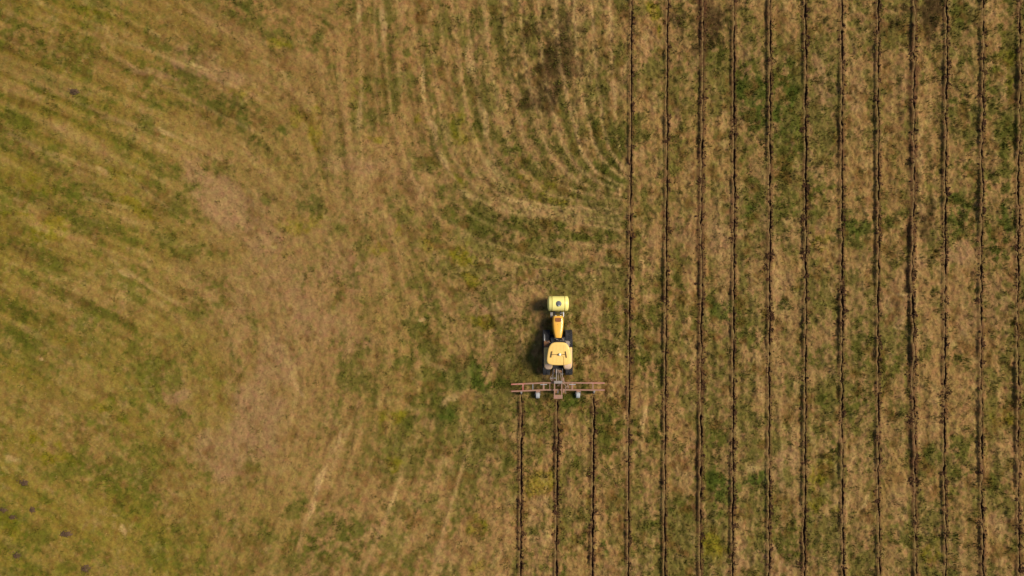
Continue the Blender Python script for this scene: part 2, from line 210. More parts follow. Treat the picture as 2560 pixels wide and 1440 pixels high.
C = {'tan': (.268, .151, .048), 'olive': (.196, .136, .017), 'straw': (.420, .268, .098), 'g': (.086, .087, .009), 'G': (.070, .090, .009), 'y': (.185, .145, .004), 'b': (.052, .028, .008), 'rust': (.115, .054, .010), 'pink': (.290, .166, .066), 'moss': (.096, .099, .007), 'soil': (.066, .030, .011)}
C = {k: np.array(v, np.float32) for k, v in C.items()}
def mix(a, b, t): return a + (b - a) * t[..., None]
def sward(x, y):
    """albedo (n,3), greenness, soil amount at world points of the field"""
    shp = x.shape; x = x.ravel().astype(np.float32); y = y.ravel().astype(np.float32)
    px = x / S + 1280; py = 720 - y / S
    near = ((np.abs(x) < 53) & (np.abs(y) < 33.5)).astype(np.float32)      # mown pattern only where it was mapped
    sl = bil(STREAK_L, x, y, TX0, TY0, TD) * near; sf = bil(STREAK_F, x, y, TX0, TY0, TD) * near
    wx = x + 1.3 * (fbm(x, y, 2.2, 301, 3) - .5) * 2; wy = y + 1.3 * (fbm(x, y, 2.2, 302, 3) - .5) * 2
    ragged = fbm(x, y, 1.3, 303, 4, .62)
    blot = fbm(x, y, 3.2, 310, 5, .6); fine = .5 + (fbm(x, y, .62, 311, 2, .6) - .5) * .6 + (fbm(x, y, .32, 313, 2, .6) - .5) * .8
    big = fbm(x, y, 14.0, 312, 3)
    leftness = 1 - sstep(330, 800, px + 420 * (big - .5) + 200 * (blot - .5) - .12 * (py - 720))
    sw = bil(STREAK_W, x, y, TX0, TY0, TD) * near
    base = mix(np.broadcast_to(C['tan'], (len(x), 3)), C['olive'], np.clip(leftness * (.62 + .16 * sw) + .14 + (big - .5) * .9 + .06 * sw, 0, 1))
    # green tufts through the dry grass
    rightness = sstep(950, 1350, px)
    lowleft = sstep(800, 1000, py) * (1 - sstep(600, 800, px))
    quiet = (1 - .65 * lowleft) * (1 - .85 * np.exp(-((px - 720) / 300) ** 2 - ((py - 800) / 380) ** 2))
    sl = sl * quiet; sw = sw * quiet
    ln = bil(LINE_R, x, y, TX0, TY0, TD) * near; bd = bil(BAND_R, x, y, TX0, TY0, TD) * near
    sg = bil(STREAK_G, x, y, TX0, TY0, TD) * near
    upr = rightness * sstep(900, 300, py)
    gv = (blot - .5) * 1.35 + (fine - .5) * (1.5 + .35 * rightness) - sl * (.07 + .06 * leftness) - sw * (.07 + .10 * rightness) + sg * (.19 + .05 * rightness) + .04 * leftness + rightness * .09 + upr * .12 + bd * .15 - ln * .35 + .10 * sstep(820, 1000, px) * (1 - sstep(1300, 1500, px)) * sstep(480, 640, py)
    gv = gv + (big - .5) * .9 * rightness + .07 * sstep(640, 800, px) + leftness * ((blot - .5) * .7 + (fine - .5) * .4) - .10 * np.exp(-((px - 640) / 200) ** 2 - ((py - 860) / 380) ** 2)
    gpatch = np.zeros_like(x); ypatch = np.zeros_like(x); Gpatch = np.zeros_like(x); bpatch = np.zeros_like(x); tpatch = np.zeros_like(x); wpatch = np.zeros_like(x)
    acc = {'g': gpatch, 'y': ypatch, 'G': Gpatch, 'b': bpatch, 't': tpatch, 'w': wpatch}
    for (cx, cy, rx, ry, an, kd, am) in PATCH:
        X = (cx - 1280) * S; Y = (720 - cy) * S; a = R(an); rx_ = rx * S * 1.25; ry_ = ry * S * 1.25
        rm = max(rx_, ry_) * 1.3 + 1.5
        m = np.nonzero((np.abs(x - X) < rm) & (np.abs(y - Y) < rm))[0]
        if not len(m): continue
        k = min(1.0, min(rx, ry) / 22.0)
        dx = x[m] + (wx[m] - x[m]) * k - X; dy = -(y[m] + (wy[m] - y[m]) * k - Y)
        u = (dx * math.cos(a) + dy * math.sin(a)) / rx_; v = (-dx * math.sin(a) + dy * math.cos(a)) / ry_
        f = 1 - np.sqrt(u * u + v * v)
        acc[kd][m] = np.maximum(acc[kd][m], am * np.clip(f * 1.6, 0, 1))
    t = sstep(.0, 1.0, tpatch + (ragged - .5) * .9) * np.minimum(1, tpatch * 1.6)
    base = mix(base, C['pink'] * .93, rightness * .5 * sstep(.35, .65, big + (blot - .5) * .6))
    base = mix(base, C['rust'] * 1.7, .22 * sstep(420, 150, py) * (1 - rightness))
    base = mix(base, C['pink'], t * .85)
    gv = gv - t * .55
    gm = sstep(-.22, .68, gv)
    g_all = np.maximum(gpatch, Gpatch)
    gp = sstep(.15, .80, g_all * 1.05 + (ragged - .5) * 1.5 + (fine - .5) * 1.3) * np.minimum(1, g_all * 3)
    yp = sstep(.15, .8, ypatch * .95 + (ragged - .5) * 1.4 + (fine - .5) * .6) * np.minimum(1, ypatch * 3)
    bp = sstep(.15, .8, bpatch * .95 + (ragged - .5) * 1.4 + (fine - .5) * .6) * np.minimum(1, bpatch * 3)
    gcol = mix(np.broadcast_to(C['g'], (len(x), 3)), C['moss'], leftness * .9)
    gcol = mix(gcol, C['G'], np.clip(Gpatch * 1.6, 0, 1) * .8)
    c = mix(base, gcol, gm * (.74 - .06 * rightness))
    c = mix(c, C['y'] * (1.0), yp * (.66 + .25 * (fine - .5)))
    c = mix(c, gcol * .92, gp * (.74 - .10 * leftness + .20 * np.clip(Gpatch * 1.6, 0, 1)))
    bcol = mix(np.broadcast_to(C['rust'] * 1.25, (len(x), 3)), C['b'], sstep(1000, 1250, px)); c = mix(c, bcol, bp * .80)
    # browner and paler plants
    hue = fbm(x, y, 1.1, 320, 3, .6)
    c = mix(c, C['rust'] * 1.1, sstep(.55, .78, hue) * (.48 + .16 * rightness))
    wv = sstep(.60, .82, fbm(x, y, .7, 330, 3, .6) + sl * .05)
    c = mix(c, C['straw'], np.maximum(np.maximum(wv * (.24 + .10 * rightness) * (1 - gp * .7), ln * (.24 + .28 * rightness)), sstep(.1, .7, wpatch + (fine - .5) * .7) * np.minimum(1, wpatch * 2) * .8))
    c = mix(c, C['g'] * .75, bd * .26 * rightness * (1 - ln))
    c = mix(c, bcol, bp * .5 * sstep(1000, 1250, px))
    # swath streaks and straw grain
    stl = .055 + .055 * (1 - rightness)
    c = c * np.clip(1 + stl * sl + .045 * sf, .45, 1.7)[:, None]
    c = mix(c, C['pink'] * 1.1, np.clip((sl * .13 + sw * .10) * (1 - rightness * .6), 0, .5))
    # earth thrown out beside each furrow
    soil = np.zeros_like(x)
    for i in range(len(FURW)):
        ys, xs_, ytop, st, ro = FURW[i]
        m = np.nonzero((np.abs(x - xs_.mean()) < 2.2) & (y < ytop))[0]
        if not len(m): continue
        d = x[m] - fur_x(i, y[m])
        n = fbm(x[m], y[m] * .6, .5, 400 + i, 3, .6); n2 = fbm(y[m], y[m] * 0 + 5 * i, 3.0, 430 + i, 3)
        wl = .22 + .42 * (ro * .8 + .2) * n2 * 1.3; wr = .16 + .30 * (ro * .6 + .35) * n2
        e = np.where(d < 0, -d / wl, d / wr)
        s = sstep(1.25, .35, e + (n - .5) * 1.5)
        soil[m] = np.maximum(soil[m], s * (.75 + .25 * ro))
    c = mix(c, C['soil'] * 1.3, soil * .85)
    return c.reshape(shp + (3,)), np.clip(gm * .6 + gp + yp * .7, 0, 1).reshape(shp), soil.reshape(shp), rightness.reshape(shp)
def height(x, y):
    rt_ = sstep(-16, 6, x)
    z = (.18 + .08 * rt_) * (fbm(x, y, 1.1, 501, 3, .55) - .5) + (.13 + .14 * rt_) * (fbm(x, y, .38, 511, 2, .6) - .5)
    z = z + .018 * bil(STREAK_L, x, y, TX0, TY0, TD)
    for i in range(len(FURW)):
        ys, xs_, ytop, st, ro = FURW[i]
        m = np.nonzero((np.abs(x - xs_.mean()) < 2.4) & (y < ytop + .3))
        if not len(m[0]): continue
        xx = x[m]; yy = y[m]
        d = xx - fur_x(i, yy)
        h = fur_heave(i, yy) * (.75 + .5 * fbm(xx, yy, .5, 520 + i, 2))
        up = np.where(d < 0, sstep(-.40, -.22, d), sstep(.75, .02, d) * .75)
        z[m] += h * up
        z[m] -= (.55 * sstep(.17, .11, np.abs(d))) * (yy < ytop)
    return z

# ------------------------------------------------------------------ materials
def new_mat(name):
    m = bpy.data.materials.new(name); m.use_nodes = True
    return m, m.node_tree, m.node_tree.nodes["Principled BSDF"]
def grass_mat(name, bump=.6, vary=.35, rough=.95):
    m, t, b = new_mat(name); N = t.nodes; L = t.links
    at = N.new("ShaderNodeAttribute"); at.attribute_name = "sward"
    geo = N.new("ShaderNodeTexCoord")
    n1 = N.new("ShaderNodeTexNoise"); n1.inputs["Scale"].default_value = 5.5; n1.inputs["Detail"].default_value = 5; n1.inputs["Roughness"].default_value = .7
    n2 = N.new("ShaderNodeTexNoise"); n2.inputs["Scale"].default_value = 1.7; n2.inputs["Detail"].default_value = 3
    L.new(geo.outputs["Object"], n1.inputs["Vector"]); L.new(geo.outputs["Object"], n2.inputs["Vector"])
    mr = N.new("ShaderNodeMapRange"); mr.inputs[1].default_value = .25; mr.inputs[2].default_value = .75; mr.inputs[3].default_value = 1 - vary; mr.inputs[4].default_value = 1 + vary
    L.new(n1.outputs["Fac"], mr.inputs[0])
    mu = N.new("ShaderNodeVectorMath"); mu.operation = 'SCALE'
    L.new(at.outputs["Color"], mu.inputs[0]); L.new(mr.outputs[0], mu.inputs["Scale"])
    hs = N.new("ShaderNodeHueSaturation")
    mh = N.new("ShaderNodeMapRange"); mh.inputs[1].default_value = .3; mh.inputs[2].default_value = .7; mh.inputs[3].default_value = .485; mh.inputs[4].default_value = .515
    L.new(n2.outputs["Fac"], mh.inputs[0]); L.new(mh.outputs[0], hs.inputs["Hue"]); L.new(mu.outputs[0], hs.inputs["Color"])
    L.new(hs.outputs[0], b.inputs["Base Color"])
    b.inputs["Roughness"].default_value = rough; b.inputs["Specular IOR Level"].default_value = .1
    if bump:
        bp = N.new("ShaderNodeBump"); bp.inputs["Strength"].default_value = bump; bp.inputs["Distance"].default_value = .12
        L.new(n1.outputs["Fac"], bp.inputs["Height"]); L.new(bp.outputs[0], b.inputs["Normal"])
    return m
def plain_mat(name, col, rough=.6, metal=0.0, var=.12, vscale=6.0, dirt=None, dirt_amt=.0, dscale=2.5, spec=.4, coat=0.0, bump=0.0):
    m, t, b = new_mat(name); N = t.nodes; L = t.links
    tc = N.new("ShaderNodeTexCoord")
    n = N.new("ShaderNodeTexNoise"); n.inputs["Scale"].default_value = vscale; n.inputs["Detail"].default_value = 6; n.inputs["Roughness"].default_value = .65
    L.new(tc.outputs["Object"], n.inputs["Vector"])
    cr = N.new("ShaderNodeMapRange"); cr.inputs[1].default_value = .3; cr.inputs[2].default_value = .7; cr.inputs[3].default_value = 1 - var; cr.inputs[4].default_value = 1 + var
    L.new(n.outputs["Fac"], cr.inputs[0])
    sc = N.new("ShaderNodeVectorMath"); sc.operation = 'SCALE'; sc.inputs[0].default_value = col[:3]
    L.new(cr.outputs[0], sc.inputs["Scale"])
    out = sc.outputs[0]
    if dirt:
        n2 = N.new("ShaderNodeTexNoise"); n2.inputs["Scale"].default_value = dscale; n2.inputs["Detail"].default_value = 7; n2.inputs["Roughness"].default_value = .7
        L.new(tc.outputs["Object"], n2.inputs["Vector"])
        rr = N.new("ShaderNodeMapRange"); rr.inputs[1].default_value = .62 - dirt_amt * .45; rr.inputs[2].default_value = .80 - dirt_amt * .30; rr.inputs[3].default_value = 0; rr.inputs[4].default_value = min(1, .4 + dirt_amt)
        L.new(n2.outputs["Fac"], rr.inputs[0])
        mx = N.new("ShaderNodeMix"); mx.data_type = 'RGBA'
        L.new(rr.outputs[0], mx.inputs["Factor"]); L.new(out, mx.inputs["A"]); mx.inputs["B"].default_value = (*dirt, 1)
        out = mx.outputs["Result"]
    L.new(out, b.inputs["Base Color"])
    b.inputs["Roughness"].default_value = rough; b.inputs["Metallic"].default_value = metal; b.inputs["Specular IOR Level"].default_value = spec
    b.inputs["Coat Weight"].default_value = coat
    if bump:
        bp = N.new("ShaderNodeBump"); bp.inputs["Strength"].default_value = bump; bp.inputs["Distance"].default_value = .03
        L.new(n.outputs["Fac"], bp.inputs["Height"]); L.new(bp.outputs[0], b.inputs["Normal"])
    return m
DUST = (.30, .20, .12)
M = dict(
 ground=grass_mat("field_sward", .4, .24), blades=grass_mat("grass_blades", 0, .14),
 soil=plain_mat("moist_soil", (.042, .019, .009), .95, var=.45, vscale=9, spec=.1, bump=.6),
 clod=plain_mat("soil_clods", (.062, .028, .012), .95, var=.5, vscale=7, spec=.1),
 mole=plain_mat("molehill_earth", (.105, .062, .034), .95, var=.35, vscale=8, spec=.1, bump=.8),
 hood=plain_mat("orange_yellow_paint", (.86, .42, .045), .34, var=.05, vscale=3, dirt=(.80, .47, .14), dirt_amt=.25, coat=.3),
 roof=plain_mat("faded_yellow_roof_paint", (.86, .535, .14), .5, var=.04, vscale=4, dirt=(.72, .48, .20), dirt_amt=.15, coat=.1),
 fender=plain_mat("dusty_yellow_paint", (.70, .44, .14), .55, var=.08, vscale=4, dirt=(.62, .42, .28), dirt_amt=.30, dscale=1.6),
 fender_dust=plain_mat("dust_covered_paint", (.60, .40, .26), .8, var=.1, vscale=5),
 step=plain_mat("brown_step", (.22, .10, .04), .8, var=.2, dirt=DUST, dirt_amt=.2),  # plain brown base, mottled with dust
 rubber=plain_mat("dusty_black_rubber", (.030, .029, .030), .85, var=.3, vscale=9, dirt=(.10, .085, .075), dirt_amt=.3, spec=.25),
 black=plain_mat("black_machinery", (.014, .013, .013), .6, var=.3, dirt=(.07, .05, .035), dirt_amt=.12),
 steel=plain_mat("worn_grey_steel", (.28, .24, .21), .5, .3, var=.2, dirt=DUST, dirt_amt=.2),
 chrome=plain_mat("bright_galvanised_steel", (.62, .60, .56), .35, .6, var=.1),
 brown=plain_mat("brown_grille_mesh", (.24, .075, .018), .7, var=.15, vscale=20),
 tank=plain_mat("pale_yellow_plastic", (.92, .775, .23), .42, var=.03, vscale=2, spec=.45),
 lid=plain_mat("grey_plastic_lid", (.10, .105, .12), .45, var=.1),
 strap=plain_mat("strap_band", (.34, .27, .05), .6, var=.1),
 red=plain_mat("faded_red_implement_paint", (.36, .085, .055), .6, var=.15, vscale=5, dirt=(.46, .28, .19), dirt_amt=.42, dscale=1.1),
 tanred=plain_mat("dust_caked_red_paint", (.31, .165, .105), .75, var=.12, vscale=5, dirt=(.40, .13, .09), dirt_amt=.12, dscale=1.4),
 white=plain_mat("white_gauge_tyre", (.42, .42, .41), .6, var=.08, dirt=(.45, .38, .30), dirt_amt=.1),
 dome=plain_mat("white_receiver", (.86, .84, .66), .4, var=.02),
 bar=plain_mat("brown_bracket", (.085, .04, .01), .6, var=.1),
 hose=plain_mat("dusty_hose", (.30, .22, .16), .8, var=.2),
)
gm_, gt_, gb_ = new_mat("tinted_cab_glass")
gb_.inputs["Base Color"].default_value = (.10, .12, .11, 1); gb_.inputs["Roughness"].default_value = .05; gb_.inputs["Transmission Weight"].default_value = .85; gb_.inputs["IOR"].default_value = 1.05
M['glass'] = gm_
lm_, lt_, lb_ = new_mat("clear_lamp_lens"); lb_.inputs["Base Color"].default_value = (.75, .75, .72, 1); lb_.inputs["Roughness"].default_value = .12
M['lens'] = lm_

# ------------------------------------------------------------------ object helpers
def tag(o, label=None, cat=None, group=None, kind=None):
    if label: o["label"] = label
    if cat: o["category"] = cat
    if group: o["group"] = group
    if kind: o["kind"] = kind
    return o
def empty(name, loc, rz=0.0):
    o = bpy.data.objects.new(name, None); o.location = loc; o.rotation_euler = (0, 0, rz); o.empty_display_size = .3; COL.objects.link(o); return o
def raw_mesh(name, verts, faces, mat, parent=None, color=None, smooth=False):
    """verts (n,3), faces (m,k) numpy arrays, all faces of k corners"""
    verts = np.ascontiguousarray(verts, np.float32); faces = np.ascontiguousarray(faces, np.int32); k = faces.shape[1]
    me = bpy.data.meshes.new(name)
    me.vertices.add(len(verts)); me.vertices.foreach_set("co", verts.ravel())
    me.loops.add(faces.size); me.loops.foreach_set("vertex_index", faces.ravel())
    me.polygons.add(len(faces)); me.polygons.foreach_set("loop_start", np.arange(0, faces.size, k, dtype=np.int32))
    if smooth: me.polygons.foreach_set("use_smooth", np.ones(len(faces), bool))
    me.update(calc_edges=True)
    if color is not None:
        a = me.attributes.new("sward", 'FLOAT_COLOR', 'POINT')
        a.data.foreach_set("color", np.ascontiguousarray(np.concatenate([color, np.ones((len(color), 1))], 1), np.float32).ravel())
    me.materials.append(mat)
    o = bpy.data.objects.new(name, me); COL.objects.link(o)
    if parent: o.parent = parent
    return o
class MB:
    def __init__(s): s.bm = bmesh.new()
    def box(s, c, size, rot=None, bev=.0):
        r = bmesh.ops.create_cube(s.bm, size=1.0); vs = r["verts"]
        bmesh.ops.scale(s.bm, vec=size, verts=vs)
        if bev:
            es = list({e for v in vs for e in v.link_edges})
            g = bmesh.ops.bevel(s.bm, geom=es, offset=bev, segments=2, affect='EDGES', profile=.6)
            vs = list({v for f in g["faces"] for v in f.verts} | {v for v in vs if v.is_valid})
        if rot is not None: bmesh.ops.rotate(s.bm, cent=(0, 0, 0), matrix=rot, verts=vs)
        bmesh.ops.translate(s.bm, vec=c, verts=vs); return s
    def bar(s, a, b, w, h=None, bev=.0):
        a = Vector(a); b = Vector(b); d = b - a; h = h or w
        q = d.to_track_quat('Y', 'Z').to_matrix()
        return s.box((a + b) / 2, (w, d.length, h), q, bev)
    def loft(s, rings, cap=True, closed=True):
        vv = [[s.bm.verts.new(p) for p in r] for r in rings]
        n = len(rings[0])
        for a, b in zip(vv[:-1], vv[1:]):
            for i in range(n if closed else n - 1):
                j = (i + 1) % n
                s.bm.faces.new((a[i], a[j], b[j], b[i]))
        if cap and closed:
            s.bm.faces.new(vv[0][::-1]); s.bm.faces.new(vv[-1])
        return s
    def lathe(s, c, axis, prof, seg=32):
        """prof: (along, radius)"""
        ax = Vector(axis).normalized(); u = ax.orthogonal().normalized(); v = ax.cross(u); c = Vector(c)
        return s.loft([[c + ax * t + (u * math.cos(2 * math.pi * k / seg) + v * math.sin(2 * math.pi * k / seg)) * max(r, 1e-4) for k in range(seg)] for t, r in prof])
    def tube(s, pts, r, seg=8):
        pts = [Vector(p) for p in pts]; rings = []
        for i, p in enumerate(pts):
            d = (pts[min(i + 1, len(pts) - 1)] - pts[max(i - 1, 0)]).normalized()
            u = d.cross(Vector((0.31, .2, .93))).normalized(); v = d.cross(u)
            rings.append([p + (u * math.cos(2 * math.pi * k / seg) + v * math.sin(2 * math.pi * k / seg)) * r for k in range(seg)])
        return s.loft(rings)
    def build(s, name, mat, parent=None, smooth=None):
        bmesh.ops.recalc_face_normals(s.bm, faces=s.bm.faces)
        me = bpy.data.meshes.new(name); s.bm.to_mesh(me); s.bm.free(); me.materials.append(mat)
        if smooth is not None:
            me.polygons.foreach_set("use_smooth", [True] * len(me.polygons)); me.set_sharp_from_angle(angle=R(smooth))
        o = bpy.data.objects.new(name, me); COL.objects.link(o)
        if parent: o.parent = parent
        return o

# ------------------------------------------------------------------ the field (one sheet to the horizon)
def axis_coords(dense, lo, hi):
    out = [1.0]
    while sum(out) < 1500: out.append(out[-1] * 1.5)
    a = lo - np.cumsum(out)[::-1]; b = hi + np.cumsum(out)
    return np.concatenate([a, dense, b])
xd = np.concatenate([np.arange(-52, 0, .085), np.arange(0, 52.01, .05)]); yd = np.arange(-32, 32.01, .085)
gx = axis_coords(xd, xd[0], xd[-1]); gy = axis_coords(yd, yd[0], yd[-1])
GX, GY = np.meshgrid(gx, gy)
inside = (np.abs(GX) < 53) & (np.abs(GY) < 33)
GZ = np.where(inside, height(GX, GY), -.05)
gc, gg, gs, gr = sward(GX, GY)
ny_, nx_ = GX.shape
idx = np.arange(ny_ * nx_).reshape(ny_, nx_)
faces = np.stack([idx[:-1, :-1], idx[:-1, 1:], idx[1:, 1:], idx[1:, :-1]], -1).reshape(-1, 4)
ground = raw_mesh("ground", np.stack([GX, GY, GZ], -1).reshape(-1, 3), faces, M['ground'], color=gc.reshape(-1, 3), smooth=True)
tag(ground, "patchy dry pasture of tan straw and olive green grass under the tractor", "field", kind="structure")

# ------------------------------------------------------------------ grass: standing blades and tufts, one uncountable mass
def blades(x, y, length, width, lean, az, col):
    n = len(x); z = height(x, y)
    dx, dy = np.cos(az), np.sin(az); sx, sy = -dy, dx
    hor = length * np.sin(lean); ver = length * np.cos(lean)
    b1 = np.stack([x - sx * width, y - sy * width, z - .02], -1); b2 = np.stack([x + sx * width, y + sy * width, z - .02], -1)
    tp = np.stack([x + dx * hor, y + dy * hor, z + ver], -1)
    v = np.stack([b1, b2, tp], 1).reshape(-1, 3)
    c = np.stack([col * .95, col * .95, col * 1.08], 1).reshape(-1, 3)
    return v, c
def near_vehicle(x, y):   # keep blades out of the machine's wheels
    return (np.abs(x - 4.05) < 1.35) & (y > -7.9) & (y < -3.6)
nA = 420000
ax_ = rng.uniform(-50, 50, nA); ay_ = rng.uniform(-30, 30, nA)
ca, ga, sa, ra = sward(ax_, ay_)
fx_, fy_ = flow_at(ax_, ay_)
keep = (rng.random(nA) > sa * .9) & ~near_vehicle(ax_, ay_)
rv = rng.random(nA)
straw = (rv > .72 + .26 * ga)[:, None]
colA = np.where(straw, ca * .45 + C['straw'] * (.20 + .40 * rng.random((nA, 1))), ca * (.78 + .44 * rng.random((nA, 1))))
azA = np.arctan2(fy_, fx_) + rng.normal(0, .6, nA) + np.pi * (rng.random(nA) > .5)
vA, cA = blades(ax_[keep], ay_[keep], rng.uniform(.10, .30, nA)[keep], rng.uniform(.012, .03, nA)[keep], rng.uniform(.5, 1.45, nA)[keep], azA[keep], colA[keep])
# tufts
nT = 90000
tx_ = rng.uniform(-50, 50, nT); ty_ = rng.uniform(-30, 30, nT)
ct, gt, st_, rt = sward(tx_, ty_)
k = (rng.random(nT) < (.07 + .42 * gt) * (.45 + .55 * rt)) & (st_ < .5) & ~near_vehicle(tx_, ty_)
tx_, ty_, ct, gt = tx_[k], ty_[k], ct[k], gt[k]
NB = 11
sizeT = np.repeat(rng.uniform(.5, 1.5, len(tx_)) ** 1.3, NB)
bx_ = np.repeat(tx_, NB) + rng.normal(0, .10, len(tx_) * NB) * sizeT; by_ = np.repeat(ty_, NB) + rng.normal(0, .10, len(tx_) * NB) * sizeT
cT = np.repeat(ct * .5 + (C['g'] * 1.2) * .5, NB, 0) * (.7 + .6 * rng.random((len(bx_), 1)))
vT, cT = blades(bx_, by_, sizeT * rng.uniform(.12, .26, len(bx_)), sizeT * rng.uniform(.018, .035, len(bx_)), rng.uniform(.1, 1.0, len(bx_)), rng.uniform(0, 6.283, len(bx_)), cT)
vG = np.concatenate([vA, vT]); cG = np.concatenate([cA, cT])
grass = raw_mesh("grass", vG, np.arange(len(vG)).reshape(-1, 3), M['blades'], color=cG)
tag(grass, "short dry straw and green grass tufts covering the whole field", "grass", kind="stuff")

# ------------------------------------------------------------------ furrows
FLAB = [
 "short dark furrow behind the left shank of the red toolbar", "short dark furrow behind the middle frame of the red toolbar",
 "short dark furrow behind the right shank of the red toolbar", "straight clean black furrow nearest the tractor, running the field's full height",
 "clean dark furrow with a long brown shaded bank, second full-length one from the tractor", "crumbly broken brown furrow, faint and gappy, third full-length one from the tractor",
 "bold ragged black furrow set close beside the crumbly brown one, fourth full-length from the tractor", "dark furrow with heaps of crumbled earth level with the tractor, fifth full-length from the tractor",
 "dark furrow with spiky earth heaps at mid field, sixth full-length from the tractor", "thin dark furrow with a rounded earth heap on its left, seventh full-length from the tractor",
 "thin reddish furrow between tan grass strips, eighth full-length from the tractor", "half buried brown furrow with a wide trampled bank, the faintest of all",
 "bold black furrow between the half buried one and the green strip", "thin black furrow inside the green strip, second from the field's right side",
 "slim dark furrow with a pale left lip, last one toward the right side"]
ico_bm = bmesh.new(); bmesh.ops.create_icosphere(ico_bm, subdivisions=1, radius=1.0)
ICO_V = np.array([v.co[:] for v in ico_bm.verts]); ICO_F = np.array([[v.index for v in f.verts] for f in ico_bm.faces]); ico_bm.free()
def lumps(pos, rad, flat=.7):
    n = len(pos); nv = len(ICO_V)
    v = ICO_V[None] * rng.uniform(.62, 1.25, (n, nv, 1)) * rad[:, None, None]
    v = v * np.stack([rng.uniform(.7, 1.35, n), rng.uniform(.7, 1.35, n), np.full(n, flat)], -1)[:, None, :]
    v = v + pos[:, None, :]
    f = ICO_F[None] + (np.arange(n) * nv)[:, None, None]
    return v.reshape(-1, 3), f.reshape(-1, 3)
HEAPS = {5: [(960, 1757)], 8: [(547, 2012), (547, 2006), (630, 2008), (630, 2015), (323, 2006)], 7: [(640, 1920), (640, 1924), (790, 1924), (670, 1917)], 9: [(720, 2105), (735, 2110), (812, 2099), (805, 2098)], 10: [(572, 2194), (845, 2196), (1150, 2198)],
         6: [(340, 1834), (338, 1830), (1103, 1834), (300, 1838)], 1: [(1115, 1394), (1125, 1388), (1100, 1398)], 2: [(1005, 1487), (1030, 1486), (1185, 1476), (1280, 1486), (1390, 1480)], 0: [(1170, 1303), (1335, 1308)], 13: [(180, 2458), (240, 2450), (750, 2447), (1175, 2446), (1310, 2450)], 11: [(402, 2275), (900, 2280), (1050, 2275)], 12: [(978, 2366), (1335, 2362), (485, 2368)], 14: [(838, 2546), (1318, 2548)], 3: [(590, 1580), (865, 1578)], 4: [(575, 1671)]}
HEAPS[8] += [(1100, 2015), (1110, 2010), (1410, 2003)]; HEAPS[9] += [(1035, 2106), (1285, 2101)]
for i, (ys, xs_, ytop, st, ro) in enumerate(FURW):
    y = np.arange(-33.0, ytop, .11); n = len(y)
    xc = fur_x(i, y); j = lambda s: (rng.random(n) - .5) * 2 * s
    gap = fbm(y, y * 0 + 2.2 * i, 1.1, 600 + i, 3)
    wl = .050 + .03 * gap + j(.014); wr = .030 + .07 * gap + np.abs(j(.10)) * (.5 + ro) * (rng.random(n) > .45)
    if ro > .9: clo = sstep(.62, .45, gap); wl = wl * (1 - .75 * clo); wr = wr * (1 - .75 * clo)
    wl = np.maximum(.015, wl); wr = np.maximum(.015, wr)
    taper = sstep(0, .5, ytop - y) if ytop < 30 else np.ones(n)
    brk = .22 + .78 * sstep(.33, .43, fbm(y, y * 0 + 12.7 * i, .9, 720 + i, 3)); wl = np.maximum(.012, wl * brk); wr = np.maximum(.012, wr * brk)
    wl *= taper * .9 + .1; wr *= taper * .9 + .1
    zr = lambda dx: height(xc + dx, y)
    br_ = .45 + 1.15 * fbm(y, y * 0 + 4.4 * i, .55, 640 + i, 2); wl = wl * br_; wr = wr * (.45 + 1.1 * fbm(y, y * 0 + 6.1 * i, .7, 660 + i, 2)); xc = xc + .045 * (fbm(y, y * 0 + 1.7 * i, .5, 680 + i, 2) - .5) * 2
    zl = zr(np.full(n, -.21)); zR = zr(np.full(n, .21))
    prof = [(-.20 + j(.02), zl + .005 + 0 * y), (-wl - .05, zl + .03 + j(.015)), (-wl, zl + .01 + j(.02)), (-wl * .45 + j(.01), zl - .12), (0 * y, np.minimum(zl, zR) - (.08 + .30 * sstep(.30, .62, fbm(y, y * 0 + 8.8 * i, .9, 690 + i, 3))) + j(.03)), (wr * .5 + j(.01), zR - .11), (wr, zR + .005 + j(.025)), (wr + .05 + np.abs(j(.03)), zR + .03 + j(.02)), (.20 + np.abs(j(.06)), zR + .004)]
    V = np.stack([np.stack([xc + p, y, z], -1) for p, z in prof], 1)      # n, 9, 3
    # outer rim keeps the turf's colour, save the paler left lip, the cut itself is bare earth
    ii = np.arange(n * 9).reshape(n, 9)
    def strip(a, b):
        q = np.stack([ii[:-1, a:b], ii[:-1, a + 1:b + 1], ii[1:, a + 1:b + 1], ii[1:, a:b]], -1).reshape(-1, 4); return q
    f = raw_mesh("furrow", V.reshape(-1, 3), strip(2, 6), M['soil'])
    tag(f, FLAB[i], "furrow", "parallel furrows ripped through the pasture")
    rim_cols = sward(V[..., 0] + np.array([-.12, -.1, -.1, 0, 0, 0, .1, .12, .14]), V[..., 1])[0]
    rim_cols = rim_cols * .55 + np.array(C['soil'] * 1.5) * .45
    rim_cols[:, 1] = rim_cols[:, 1] * .5 + C['straw'] * .30 * (.5 + rng.random((n, 1))); rim_cols[:, 2] = rim_cols[:, 1]  # left lip's sunlit highlight painted into its colour as pale straw
    raw_mesh("turf_edge", V.reshape(-1, 3), np.concatenate([strip(0, 2), strip(6, 8)]), M['blades'], f, rim_cols.reshape(-1, 3))
    # crumbled earth thrown out along the cut
    m = int((520 + 520 * ro) * (ytop + 33) / 67)
    py_ = rng.uniform(-33, ytop - .2, m * 3); w_ = fbm(py_, py_ * 0 + i, 1.6, 700 + i, 3)
    py_ = py_[rng.random(m * 3) < np.clip((w_ - .32) * 2.4, .03, 1)][:m]
    side = rng.random(len(py_)) < .42
    px_ = fur_x(i, py_) + np.where(side, -.10 - np.abs(rng.normal(0, .10 + .14 * ro, len(py_))), .10 + np.abs(rng.normal(0, .09 + .06 * ro, len(py_))))
